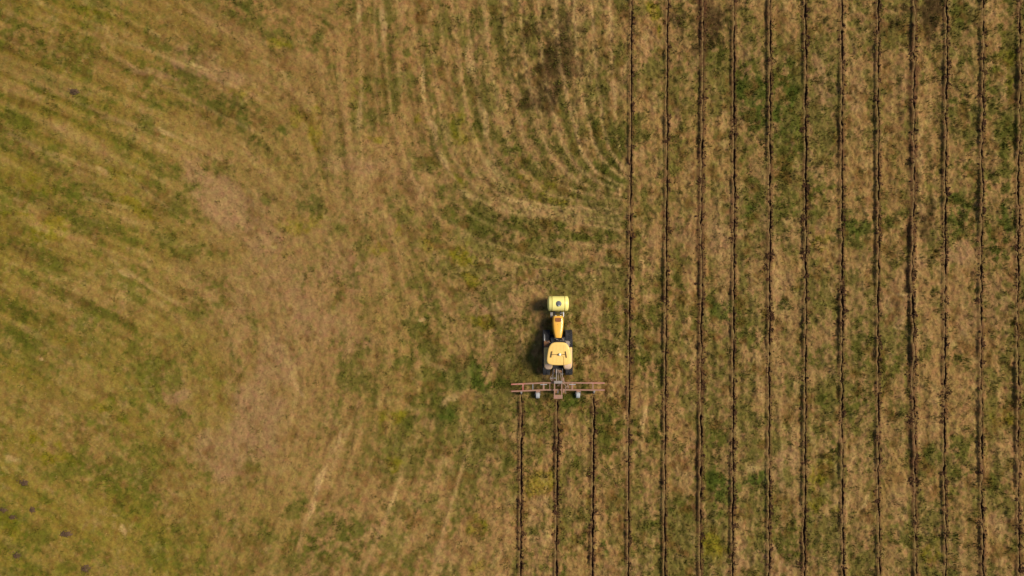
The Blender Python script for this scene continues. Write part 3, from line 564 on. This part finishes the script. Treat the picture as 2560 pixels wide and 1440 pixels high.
    rad = rng.uniform(.022, .072, len(py_)) * (1 + .8 * (rng.random(len(py_)) > .9))
    hx, hy, hr = [], [], []
    heaps = [((a[1] - 1280) * S, (720 - a[0]) * S, 1.0) for a in HEAPS.get(i, [])]
    for _ in range(int((ytop + 33) / 2.6)):
        yy = random.uniform(-32, ytop - .5); xx = float(fur_x(i, np.array([yy]))[0]); heaps.append((xx + random.choice([-.16, .14, .18]), yy, random.uniform(.25, .8)))
    for (X, Y, s_) in heaps:
        kk = int(34 * s_) + 5
        hx += list(X + rng.normal(0, .15 * (s_ + .2), kk)); hy += list(Y + rng.normal(0, .14 * (s_ + .2), kk)); hr += list(rng.uniform(.03, .085, kk))
    px_ = np.concatenate([px_, hx]); py_ = np.concatenate([py_, hy]); rad = np.concatenate([rad, hr])
    d_ = px_ - fur_x(i, py_); ok = np.abs(d_) > .05
    px_, py_, rad = px_[ok], py_[ok], rad[ok]
    hz_ = np.maximum(height(px_, py_), height(px_ + np.where(px_ < 0, 0, .16) * np.sign(d_[ok]), py_))
    cv, cf = lumps(np.stack([px_, py_, hz_ + rad * .3], -1), rad)
    cl = raw_mesh("soil_clods", cv, cf, M['clod'], f); cl["kind"] = "stuff"

# ------------------------------------------------------------------ molehills at the lower left, one old one at the upper left
MOLES = [(62, 1206, .36, .24, "grey brown molehill, highest of the cluster at lower left"), (80, 1274, .22, .20, "small brown molehill with pale straw ring, just below the highest molehill"),
         (8, 1274, .26, .18, "molehill cut by the photo's edge at lower left"), (30, 1294, .28, .16, "dark flat molehill touching the one cut by the photo's edge"),
         (165, 1335, .40, .24, "broad dark molehill standing alone right of the cluster at lower left"), (43, 1388, .36, .22, "low brown molehill below the cluster near the left edge"),
         (213, 1421, .42, .26, "darkest reddish molehill at the bottom edge"), (186, 229, .42, .22, "old weathered grey molehill in the olive grass at upper left")]
for (px, py, rx, ry, lab) in MOLES:
    X, Y = (px - 1280) * S, (720 - py) * S
    z0 = float(height(np.array([X]), np.array([Y]))[0])
    rr, sg = 9, 22; vs = []
    for a in range(rr + 1):
        t = a / rr
        for b in range(sg):
            th = 2 * math.pi * b / sg; k = 1.2 + .25 * math.sin(2 * th + px) + .2 * math.sin(5 * th + py) + .12 * math.sin(9 * th + px)
            vs.append((t * rx * k * math.cos(th) + random.uniform(-.02, .02), t * ry * k * math.sin(th) + random.uniform(-.02, .02), .11 * (1 - t * t) ** 1.2 + random.uniform(-.02, .035) - .10 * (t > .95)))
    fs = [[a * sg + b, a * sg + (b + 1) % sg, (a + 1) * sg + (b + 1) % sg, (a + 1) * sg + b] for a in range(rr) for b in range(sg)]
    mo = raw_mesh("molehill", np.array(vs), np.array(fs), M['mole'], smooth=False)
    mo.location = (X, Y, z0)
    tag(mo, lab, "molehill", "molehills in the grass")
    nn = 60; an = rng.uniform(0, 6.28, nn); ds = np.abs(rng.normal(.8, .45, nn))
    P = np.stack([np.cos(an) * ds * rx, np.sin(an) * ds * ry, .15 * (1 - np.minimum(1, ds) ** 2) + .02], -1)
    cv, cf = lumps(P, rng.uniform(.02, .06, nn)); c_ = raw_mesh("soil_clods", cv, cf, M['mole'], mo); c_["kind"] = "stuff"

# ------------------------------------------------------------------ tractor (local: +y forward)
TXc, TYc = 4.05, -5.73
tr = empty("tractor", (TXc, TYc, .03))
tag(tr, "orange yellow tracked tractor with a pale roof and black rubber tracks, pulling a red toolbar", "tractor")
# tracks
def belt_path(c1, r1, c2, r2, n=72):
    """hull of the rear and front wheels, counter-clockwise in (y, z)"""
    d = math.hypot(c2[0] - c1[0], c2[1] - c1[1]); base = math.atan2(c2[1] - c1[1], c2[0] - c1[0]); ac = math.acos((r1 - r2) / d)
    pts = []
    a0, a1 = base + ac, base + 2 * math.pi - ac
    for k in range(25): a = a0 + (a1 - a0) * k / 24; pts.append((c1[0] + r1 * math.cos(a), c1[1] + r1 * math.sin(a)))
    b0, b1 = base - ac, base + ac
    for k in range(19): a = b0 + (b1 - b0) * k / 18; pts.append((c2[0] + r2 * math.cos(a), c2[1] + r2 * math.sin(a)))
    P = np.array(pts + pts[:1]); seg = np.hypot(*np.diff(P, axis=0).T); cum = np.concatenate([[0], np.cumsum(seg)])
    t = np.linspace(0, cum[-1], n, endpoint=False)
    return np.stack([np.interp(t, cum, P[:, 0]), np.interp(t, cum, P[:, 1])], -1), cum[-1]
RC, RR, FC, FR = (-1.24, .76), .76, (1.44, .56), .56
for sgn in (-1, 1):
    xi, xo = .69 * sgn, 1.305 * sgn
    out, _ = belt_path(RC, RR - .045, FC, FR - .045); inn, _ = belt_path(RC, RR - .085, FC, FR - .085)
    mb = MB(); n = len(out)
    rings = [[(xi, *out[k]), (xo, *out[k]), (xo, *inn[k]), (xi, *inn[k])] for k in range(n)]
    vv = [[mb.bm.verts.new(p) for p in r] for r in rings]
    for k in range(n):
        a, b = vv[k], vv[(k + 1) % n]
        for q in range(4): mb.bm.faces.new((a[q], a[(q + 1) % 4], b[(q + 1) % 4], b[q]))
    nl = 54; lp, _ = belt_path(RC, RR - .047, FC, FR - .047, nl * 6)
    for k in range(nl):
        for half in (0, 1):
            xa = xi + (xo - xi) * (.50 if half else .44); xb = xo - .01 * sgn if half else xi + .01 * sgn
            ia = k * 6 + (3 if half else 0); ib = ia + 5                  # bars sweep back towards the edges: a chevron
            ring = []
            for (X, q) in ((xa, ia), (xb, ib)):
                p = lp[q % len(lp)]; t = lp[(q + 1) % len(lp)] - lp[(q - 1) % len(lp)]; t = t / np.hypot(*t); nr = np.array([t[1], -t[0]])
                hw = .038
                ring.append([(X, *(p - t * hw)), (X, *(p + t * hw)), (X, *(p + t * hw * .7 + nr * .052)), (X, *(p - t * hw * .7 + nr * .052))])
            mb.loft(ring)
    trk = mb.build("track", M['rubber'], tr)
    xm = (xi + xo) / 2
    for nm, c, r_ in (("drive_wheel", RC, RR - .09), ("idler_wheel", FC, FR - .09)):
        MB().lathe((xm, c[0], c[1]), (sgn, 0, 0), [(-.24, r_ * .3), (-.24, r_ * .93), (-.20, r_), (.20, r_), (.24, r_ * .93), (.20, r_ * .85), (.12, r_ * .6), (.14, r_ * .3), (.22, r_ * .28), (.24, .02)], 28).build(nm, M['hood'] if nm == "drive_wheel" else M['fender'], trk, 40)
    for q in (-.42, .12, .66):
        MB().lathe((xm, q, .235), (sgn, 0, 0), [(-.22, .03), (-.22, .16), (.22, .16), (.24, .1), (.26, .02)], 18).build("road_wheel", M['black'], trk, 40)
    # fender over the track
    xin, xout = .47, 1.245
    rings = []
    for (yy, z, ins) in ((.52, 1.46, .03), (.50, 1.55, 0), (.20, 1.66, 0), (-.35, 1.72, 0), (-.80, 1.72, 0), (-1.05, 1.70, .01), (-1.22, 1.65, .04), (-1.34, 1.58, .10), (-1.42, 1.50, .18), (-1.46, 1.42, .28)):
        a, b = xin + ins * .8, xout - ins
        rings.append([(sgn * a, yy, z - .10), (sgn * a, yy, z - .02), (sgn * (a + .04), yy, z), (sgn * (b - .07), yy, z), (sgn * (b - .02), yy, z - .03), (sgn * b, yy, z - .10), (sgn * b, yy, z - .16)])
    fe = MB().loft(rings).build("fender", M['fender'], tr, 35)
    # dust-caked rear lobe with its lamp
    cover = []
    for (yy, z, ins) in ((-.93, 1.735, .02), (-1.05, 1.725, .03), (-1.22, 1.675, .06), (-1.34, 1.605, .12), (-1.415, 1.525, .19), (-1.448, 1.448, .28)):
        a, b = xin + ins * .8 + .02, xout - ins - .02
        cover.append([(sgn * a, yy, z - .05), (sgn * (a + .04), yy, z), (sgn * (b - .06), yy, z), (sgn * (b - .02), yy, z - .02), (sgn * b, yy, z - .06)])
    MB().loft(cover).build("fender_end", M['fender_dust'], fe, 35)
    MB().box((sgn * .80, -1.505, 1.36), (.22, .05, .10), None, .015).build("tail_light", M['red'], tr)
# chassis, engine, axle
mb = MB()
mb.box((0, .3, .72), (.62, 3.3, .50), None, .04).box((0, 2.5, .95), (.66, 1.5, .62), None, .05)
mb.box((0, -1.24, .80), (1.5, .42, .42), None, .05).box((0, 1.44, .60), (1.5, .28, .26), None, .03).box((0, -1.55, .85), (.62, .40, .66), None, .05)
mb.box((0, .62, 1.20), (1.28, 1.55, .40), None, .05)
mb.build("chassis", M['black'], tr)
# hood
def hood_ring(y, wd, zt, zb=1.02):
    r = .13
    pts = [(-wd * 1.06, y, zb), (-wd * 1.06, y, zb + .35), (-wd, y, zt - r * 1.3)]
    for a in (25, 50, 75): pts.append((-wd + r * (1 - math.cos(R(a))), y, zt - r * 1.3 + r * 1.3 * math.sin(R(a))))
    pts += [(-wd * .4, y, zt + .012), (0, y, zt + .02)]
    return pts + [(-p[0], p[1], p[2]) for p in pts[-2::-1]]
hr = [(3.30, .30, 1.60), (3.28, .38, 1.74), (3.22, .42, 1.81), (3.10, .445, 1.85), (2.80, .47, 1.885), (2.55, .465, 1.90), (2.2, .435, 1.92), (1.8, .375, 1.945), (1.42, .30, 1.965), (1.37, .285, 1.955)]
hood = MB().loft([hood_ring(*h) for h in hr]).build("hood", M['hood'], tr, 38)
pl = []
for k in range(28):
    a = 2 * math.pi * k / 28; c, s_ = math.cos(a), math.sin(a)
    pl.append((.275 * math.copysign(abs(c) ** .55, c), 2.95 + .185 * math.copysign(abs(s_) ** .55, s_)))
zt_ = lambda y: np.interp(-y, [-3.30, -3.1, -2.8, -2.55], [1.62, 1.872, 1.907, 1.922])
MB().loft([[(x, y, float(zt_(y)) + dz - .03 * (abs(x) / .27) ** 3) for x, y in pl] for dz in (-.03, .045)]).build("air_intake_screen", M['brown'], hood)
MB().box((-.06, 2.55, 1.925), (.05, .03, .012), None, .004).build("hood_latch", M['black'], hood)
g = MB()
for q in range(7): g.box((0, 3.30 + .012, 1.10 + q * .075), (.54, .02, .045), None, .005)
g.build("front_grille", M['black'], hood)
for sgn in (-1, 1): MB().lathe((sgn * .21, 3.29, 1.66), (0, 1, .25), [(-.02, .07), (.03, .07), (.045, .05), (.05, .005)], 16).build("headlight", M['lens'], hood, 40)
# cab
mb = MB(); mb.box((0, .05, 1.55), (1.02, 1.62, .36), None, .05)
mb.build("cab_floor", M['black'], tr)
post = [(.62, .90, 0), (.80, .12, 0), (.72, -.74, 0)]
mb = MB()
for sgn in (-1, 1):
    for a_, b_, w_ in (((sgn * .50, .96, 1.66), (sgn * .62, .80, 2.86), .07), ((sgn * .78, .06, 1.70), (sgn * .86, .0, 2.86), .06), ((sgn * .60, -.72, 1.70), (sgn * .74, -.68, 2.86), .08)):
        MB().bar(a_, b_, w_).build("cab_post", M['black'], tr)
def pane(name, quad, th=.012):
    q = [Vector(p) for p in quad]; nr = (q[1] - q[0]).cross(q[3] - q[0]).normalized() * th
    MB().loft([q, [p + nr for p in q]]).build(name, M['glass'], tr)
pane("windscreen", [(-.46, .99, 1.66), (.46, .99, 1.66), (.57, .83, 2.84), (-.57, .83, 2.84)])
pane("rear_window", [(-.55, -.745, 1.74), (.55, -.745, 1.74), (.69, -.70, 2.84), (-.69, -.70, 2.84)])
for sgn in (-1, 1):
    pane("side_window", [(sgn * .54, .92, 1.68), (sgn * .79, .10, 1.74), (sgn * .87, .04, 2.84), (sgn * .65, .76, 2.84)])
    pane("side_window", [(sgn * .79, .0, 1.74), (sgn * .63, -.68, 1.74), (sgn * .77, -.64, 2.84), (sgn * .87, -.04, 2.84)])
MB().box((0, -.22, 1.95), (.5, .48, .14), None, .05).box((0, -.50, 2.3), (.48, .13, .66), None, .05).build("seat", M['black'], tr)
mb = MB(); mb.bar((0, .62, 1.7), (0, .42, 2.18), .05); c_ = [(.19 * math.cos(a), .42 - .08 * math.sin(a), 2.18 + .17 * math.sin(a)) for a in np.linspace(0, 2 * math.pi, 25)]; mb.tube(c_, .016); mb.build("steering_wheel", M['black'], tr)
# roof
half = [(0, 1.06), (.25, 1.055), (.45, 1.03), (.62, .96), (.74, .85), (.84, .69), (.92, .48), (.975, .22), (1.02, -.08), (1.052, -.32), (1.055, -.52), (1.02, -.68), (.94, -.79), (.80, -.86), (.58, -.905), (.30, -.925), (0, -.93)]
outl = half + [(-x, y) for x, y in half[-2:0:-1]]
def rsc(f, z, dome=0): return [(x * f, .06 + (y - .06) * f, z) for x, y in outl]
roof = MB().loft([rsc(.93, 2.84), rsc(.985, 2.85), rsc(1.0, 2.89), rsc(.995, 2.94), rsc(.965, 2.975), rsc(.92, 2.99), rsc(.80, 3.003), rsc(.6, 3.012), rsc(.3, 3.018)]).build("cab_roof", M['roof'], tr, 50)
for xa, xb in ((-.52, -.26), (-.235, .07), (.095, .37), (.395, .62)):
    MB().box(((xa + xb) / 2, .07 if abs(xa) < .5 else 0, 3.018), (xb - xa, 1.52 if abs(xa) < .5 else 1.3, .016), None, .005).build("roof_panel", M['roof'], roof)
mb = MB(); zb = 3.07
mb.bar((-.62, 0.0, zb), (.60, .015, zb), .042, .035); mb.bar((-.615, .26, zb), (-.70, -.24, zb), .075, .04); mb.bar((.55, .25, zb), (.64, -.25, zb), .075, .04)
for p in ((-.615, .25), (-.695, -.22), (.555, .24), (.635, -.24)): mb.box((p[0], p[1], 3.045), (.075, .075, .06), None, .01)
mb.box((-.06, 0, 3.06), (.13, .11, .10), None, .02)
mb.build("antenna_bracket", M['bar'], roof)
MB().lathe((.06, .01, 3.05), (0, 0, 1), [(0, .10), (.06, .118), (.11, .112), (.15, .08), (.165, .03), (.168, .004)], 24).build("antenna_dome", M['dome'], roof, 50)
MB().tube([(.12, -.05, 3.04), (.28, -.10, 3.03), (.37, -.18, 3.03), (.41, -.40, 3.03), (.41, -.78, 3.02), (.40, -.90, 2.97)], .012, 6).build("antenna_cable", M['bar'], roof, 60)
for X, Y in ((-.8, -.84), (.8, -.84), (-.55, .96), (.55, .96)): MB().box((X, Y, 2.80), (.15, .06, .09), None, .02).build("work_light", M['lens'], roof)
# steps, rails, exhaust, mirrors
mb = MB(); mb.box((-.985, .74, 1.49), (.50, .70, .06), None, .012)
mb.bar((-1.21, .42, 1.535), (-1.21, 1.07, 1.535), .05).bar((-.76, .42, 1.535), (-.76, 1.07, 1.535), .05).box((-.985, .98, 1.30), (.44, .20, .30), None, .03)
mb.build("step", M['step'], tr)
MB().tube([(-1.20, 1.02, 1.52), (-1.20, 1.10, 2.10), (-1.20, 1.62, 2.05), (-1.20, 1.68, 1.20)], .022, 8).build("handrail", M['chrome'], tr, 60)
mb = MB(); mb.tube([(.36, 1.26, 1.2), (.37, 1.25, 2.2), (.37, 1.22, 2.62), (.37, 1.17, 2.70)], .05, 12).lathe((.365, 1.255, 1.55), (0, 0, 1), [(0, .05), (.03, .085), (.6, .085), (.64, .05)], 16); mb.build("exhaust_pipe", M['steel'], tr, 50)
for sgn in (-1, 1):
    mb = MB().tube([(sgn * .60, .90, 2.55), (sgn * .88, 1.08, 2.55), (sgn * .98, 1.09, 2.45)], .018, 8); mb.build("mirror_arm", M['steel'], tr, 60)
    MB().box((sgn * .99, 1.10, 2.30), (.17, .06, .32), None, .02).build("mirror", M['black'], tr)
mb = MB().box((.86, .82, 1.40), (.30, .50, .05), None, .01).bar((.60, 1.06, 1.42), (1.02, 1.02, 1.42), .05).bar((1.02, 1.02, 1.42), (1.08, .80, 1.30), .05); mb.build("right_platform".replace("right_", "side_"), M['steel'], tr)
MB().box((-.10, 1.20, 1.62), (.16, .10, .10), None, .02).box((.02, 1.14, 1.60), (.10, .08, .08), None, .02).bar((-.30, 1.30, 1.45), (.30, 1.12, 1.45), .06).build("engine_fittings", M['steel'], tr)
# front carrier under the tank, belongs to the tractor's nose
mb = MB()
for sgn in (-1, 1): mb.bar((sgn * .28, 2.6, .78), (sgn * .28, 5.02, .78), .12, .16, .01)
mb.bar((-.60, 3.52, .84), (.60, 3.52, .84), .10, .12, .01); mb.bar((-.6, 4.95, .84), (.6, 4.95, .84), .10, .12, .01)
mb.build("front_carrier", M['black'], tr)
MB().box((-.54, 3.36, .98), (.22, .46, .10), None, .015).build("carrier_plate", M['steel'], tr)
MB().bar((.51, 3.62, .98), (.51, 3.18, 1.0), .075, .06, .008).bar((.24, 3.50, .98), (.44, 3.52, .98), .05, .05, .006).build("carrier_strut", M['chrome'], tr)
# three-point linkage
for sgn in (-1, 1):
    mb = MB().bar((sgn * .42, -1.55, .78), (sgn * .42, -2.42, .74), .07, .11, .01).bar((sgn * .40, -1.40, 1.45), (sgn * .42, -2.02, .84), .055, .055, .008).lathe((sgn * .41, -1.88, .96), (0, 0, 1), [(-.03, .02), (-.03, .085), (.03, .085), (.03, .02)], 14)
    mb.build("lower_link", M['steel'], tr)
MB().tube([(-.14, -1.42, 1.30), (-.13, -2.52, 1.34)], .045, 10).lathe((-.14, -1.62, 1.31), (0, 1, 0), [(-.16, .03), (-.16, .075), (.16, .075), (.16, .03)], 12).build("top_link", M['steel'], tr, 50)
MB().box((0, -1.62, 1.18), (.70, .22, .16), None, .03).build("rear_valve_block", M['step'], tr)

# ------------------------------------------------------------------ liquid tank strapped on the tractor's nose
tk = empty("liquid_tank", (TXc + .005, -1.365, .86))
tag(tk, "pale yellow plastic barrel tank with grey lid strapped across the tractor's nose", "tank")
RT, HL, ZT = .655, .95, .70
prof = [(-HL, .02), (-HL + .004, .20), (-HL + .025, .38), (-HL + .06, .52), (-HL + .105, .615), (-HL + .15, RT), (-.40, RT), (.40, RT), (HL - .15, RT), (HL - .105, .615), (HL - .06, .52), (HL - .025, .38), (HL - .004, .20), (HL, .02)]
body = MB().lathe((0, 0, ZT), (1, 0, 0), prof, 48).build("tank_body", M['tank'], tk, 50)
for X in (-.545, .57):
    MB().lathe((X, 0, ZT), (1, 0, 0), [(-.026, RT - .02), (-.026, RT + .014), (.026, RT + .014), (.026, RT - .02)], 48).build("strap", M['strap'], tk, 40)
lid = MB().lathe((.02, 0, ZT + RT - .03), (0, 0, 1), [(0, .24), (.045, .24), (.05, .215), (.075, .21), (.09, .19), (.095, .10), (.10, .004)], 28).build("lid", M['lid'], tk, 40)
MB().lathe((.03, -.17, ZT + RT + .05), (0, 0, 1), [(0, .07), (.03, .07), (.045, .05), (.05, .004)], 16).build("vent_cap", M['white'], lid, 50)
MB().lathe((-HL + .06, -.02, ZT + .25), (-1, 0, .3), [(-.04, .07), (.04, .07), (.05, .004)], 14).build("sight_fitting", M['tank'], tk, 50)
for X in (-.545, .57): MB().box((X, 0, .05), (.10, 1.15, .14), None, .01).bar((X, .56, .05), (X, .62, .62), .07).bar((X, -.56, .05), (X, -.62, .62), .07).build("tank_cradle", M['black'], tk)

# ------------------------------------------------------------------ toolbar
ZB = 1.02
tb = empty("ripper_toolbar", (TXc + .02, -8.73, .0))
tag(tb, "dusty red ripper toolbar with three shanks and two white gauge wheels behind the tractor", "farm implement")
wl_ = R(2.6)
def wing(sgn, ang):
    c, s_ = math.cos(ang), math.sin(ang)
    def P(x, y, z=ZB):          # wing frame hinged at x = 1.22
        dx = x - 1.22; return (sgn * (1.22 + dx * c), y - dx * s_, z)
    return P
for sgn, ang, mm in ((-1, wl_, 'red'), (1, R(.4), 'red')):
    P = wing(sgn, ang)
    for yb in (.32, -.30):
        o = MB().bar(P(1.22, yb), P(4.15, yb), .125, .14, .012).build("wing_beam", M[mm], tb)
        MB().bar(P(1.15, yb, ZB + .071), P(2.9 if yb > 0 else 4.12, yb, ZB + .071), .10, .02).build("dust_crust", M['tanred'], o)
    MB().bar(P(3.10, .26), P(3.10, -.24), .13 if sgn < 0 else .10, .12, .01).build("cross_member", M['red' if sgn < 0 else 'tanred'], tb)
    MB().bar(P(1.27, .40), P(1.27, -.36), .16, .17, .012).build("hinge_member", M['tanred'], tb)
    if sgn < 0: MB().bar(P(2.22, .26, ZB + .04), P(2.22, -.24, ZB + .04), .04, .04).build("tie_rod", M['chrome'], tb)
    MB().bar(P(.98, .19, ZB + .13), P(1.56, .19, ZB + .13), .05, .05, .005).build("hydraulic_ram", M['chrome'], tb)
    # gauge wheel with its fork
    gx0 = 1.77 if sgn < 0 else 1.83
    gw = MB().box(P(gx0, -.42, .86), (.34, .20, .16), None, .015).build("gauge_wheel", M['tanred'], tb)
    fk = MB()
    for q in (-1, 1): fk.bar(P(gx0 + q * .19, -.40, .80), P(gx0 + q * .21, -.86, .34), .05, .09, .006)
    fk.bar(P(gx0 - .30, -.80, .34), P(gx0 + .30, -.80, .34), .035)
    fk.build("fork", M['steel'], gw)
    cx, cy, cz = P(gx0, -.80, .34)
    MB().lathe((cx, cy, cz), (1, 0, 0), [(-.165, .10), (-.165, .27), (-.14, .31), (-.05, .325), (-.045, .31), (-.012, .31), (-.008, .325), (.05, .325), (.055, .31), (.10, .325), (.14, .31), (.165, .27), (.165, .10)], 26).build("tyre", M['white'], gw, 40)
    # shank
    sx_ = 3.24 if sgn < 0 else 3.22
    x0, y0, z0 = P(sx_, -.30, ZB)
    sh = MB().loft([[(x0 - .045, y0 + a, z), (x0 + .045, y0 + a, z), (x0 + .045, y0 + b, z), (x0 - .045, y0 + b, z)] for z, a, b in ((1.06, -.08, -.24), (.75, -.16, -.36), (.40, -.24, -.44), (.05, -.22, -.40), (-.38, -.10, -.26))]).build("shank", M['steel'], tb)
    MB().box((x0, y0 - .10, ZB + .02), (.16, .10, .22), None, .012).build("shank_clamp", M['steel'], sh)
# centre section between the wings
for yb in (.32, -.30):
    MB().bar((-1.2, yb, ZB), (1.2, yb, ZB), .12, .14, .012).build("centre_beam".replace("centre", "main"), M['tanred'], tb)
for X in (-.72, .86): MB().bar((X, .26, ZB), (X, -.24, ZB), .07, .08, .006).build("cross_member", M['tanred'], tb)
mf = MB()
for X in (-.315, .315): mf.bar((X, .52, 1.34), (X, -.98, 1.34), .10, .12, .01).bar((X, .44, 1.34), (X, .36, .70), .08)
mf.build("mast_frame", M['tanred'], tb)
MB().box((0, .42, 1.36), (.74, .24, .15), None, .015).build("mast_head", M['steel'], tb)
MB().box((0, -.87, 1.36), (.78, .34, .10), None, .015).build("mast_plate", M['tanred'], tb)
MB().bar((-.02, .05, 1.02), (.20, .26, 1.25), .12, .10, .01).build("brace", M['tanred'], tb)
MB().box((-.08, -.40, .98), (.36, .36, .14), None, .02).build("shank_mount", M['step'], tb)
sh = MB().loft([[(-.05, a, z), (.05, a, z), (.05, b, z), (-.05, b, z)] for z, a, b in ((1.10, -.36, -.56), (.75, -.44, -.66), (.40, -.52, -.74), (.05, -.50, -.70), (-.38, -.40, -.56))]).build("shank", M['steel'], tb)
for sgn in (-1, 1): MB().box((sgn * .46, .62, .92), (.20, .30, .16), None, .02).bar((sgn * .42, .74, .76), (sgn * .52, .34, .98), .08, .12).build("hitch_lug", M['tanred'], tb)
MB().bar((-.66, .72, 1.0), (-.10, .74, 1.0), .11, .08, .01).build("hitch_bar", M['steel'], tb)
MB().box((.50, -.36, 1.12), (.16, .34, .20), None, .02).box((.66, -.12, 1.08), (.10, .16, .18), None, .02).build("valve_box", M['tanred'], tb)
HOSES = [[(-.30, 1.60, 1.30), (-.36, 1.20, 1.15), (-.58, .95, 1.0), (-.70, .70, 1.05), (-.55, .50, 1.2)], [(.05, 1.55, 1.35), (.0, 1.15, 1.45), (.02, .80, 1.5), (.06, .55, 1.42)], [(-.18, 1.62, 1.35), (.12, 1.30, 1.5), (.22, .90, 1.45), (.30, .55, 1.42)],
         [(.14, 1.5, 1.3), (.30, 1.1, 1.2), (.46, .70, 1.2), (.56, .40, 1.2)], [(.33, .34, 1.45), (.60, .20, 1.35), (.70, -.10, 1.30), (.66, -.40, 1.25), (.70, -.62, 1.15)], [(.70, .0, 1.2), (.86, .10, 1.25), (.92, -.05, 1.2), (.88, -.2, 1.1)]]
for h in HOSES:
    hv = [Vector(p) for p in h]; pts = []
    for q in range(len(hv) - 1):
        p0, p1, p2, p3 = hv[max(0, q - 1)], hv[q], hv[q + 1], hv[min(len(hv) - 1, q + 2)]
        for t in (0, .25, .5, .75): pts.append(.5 * ((2 * p1) + (p2 - p0) * t + (2 * p0 - 5 * p1 + 4 * p2 - p3) * t * t + (-p0 + 3 * p1 - 3 * p2 + p3) * t ** 3))
    pts.append(hv[-1])
    MB().tube(pts, .024, 8).build("hydraulic_hose", M['hose'], tb, 60)
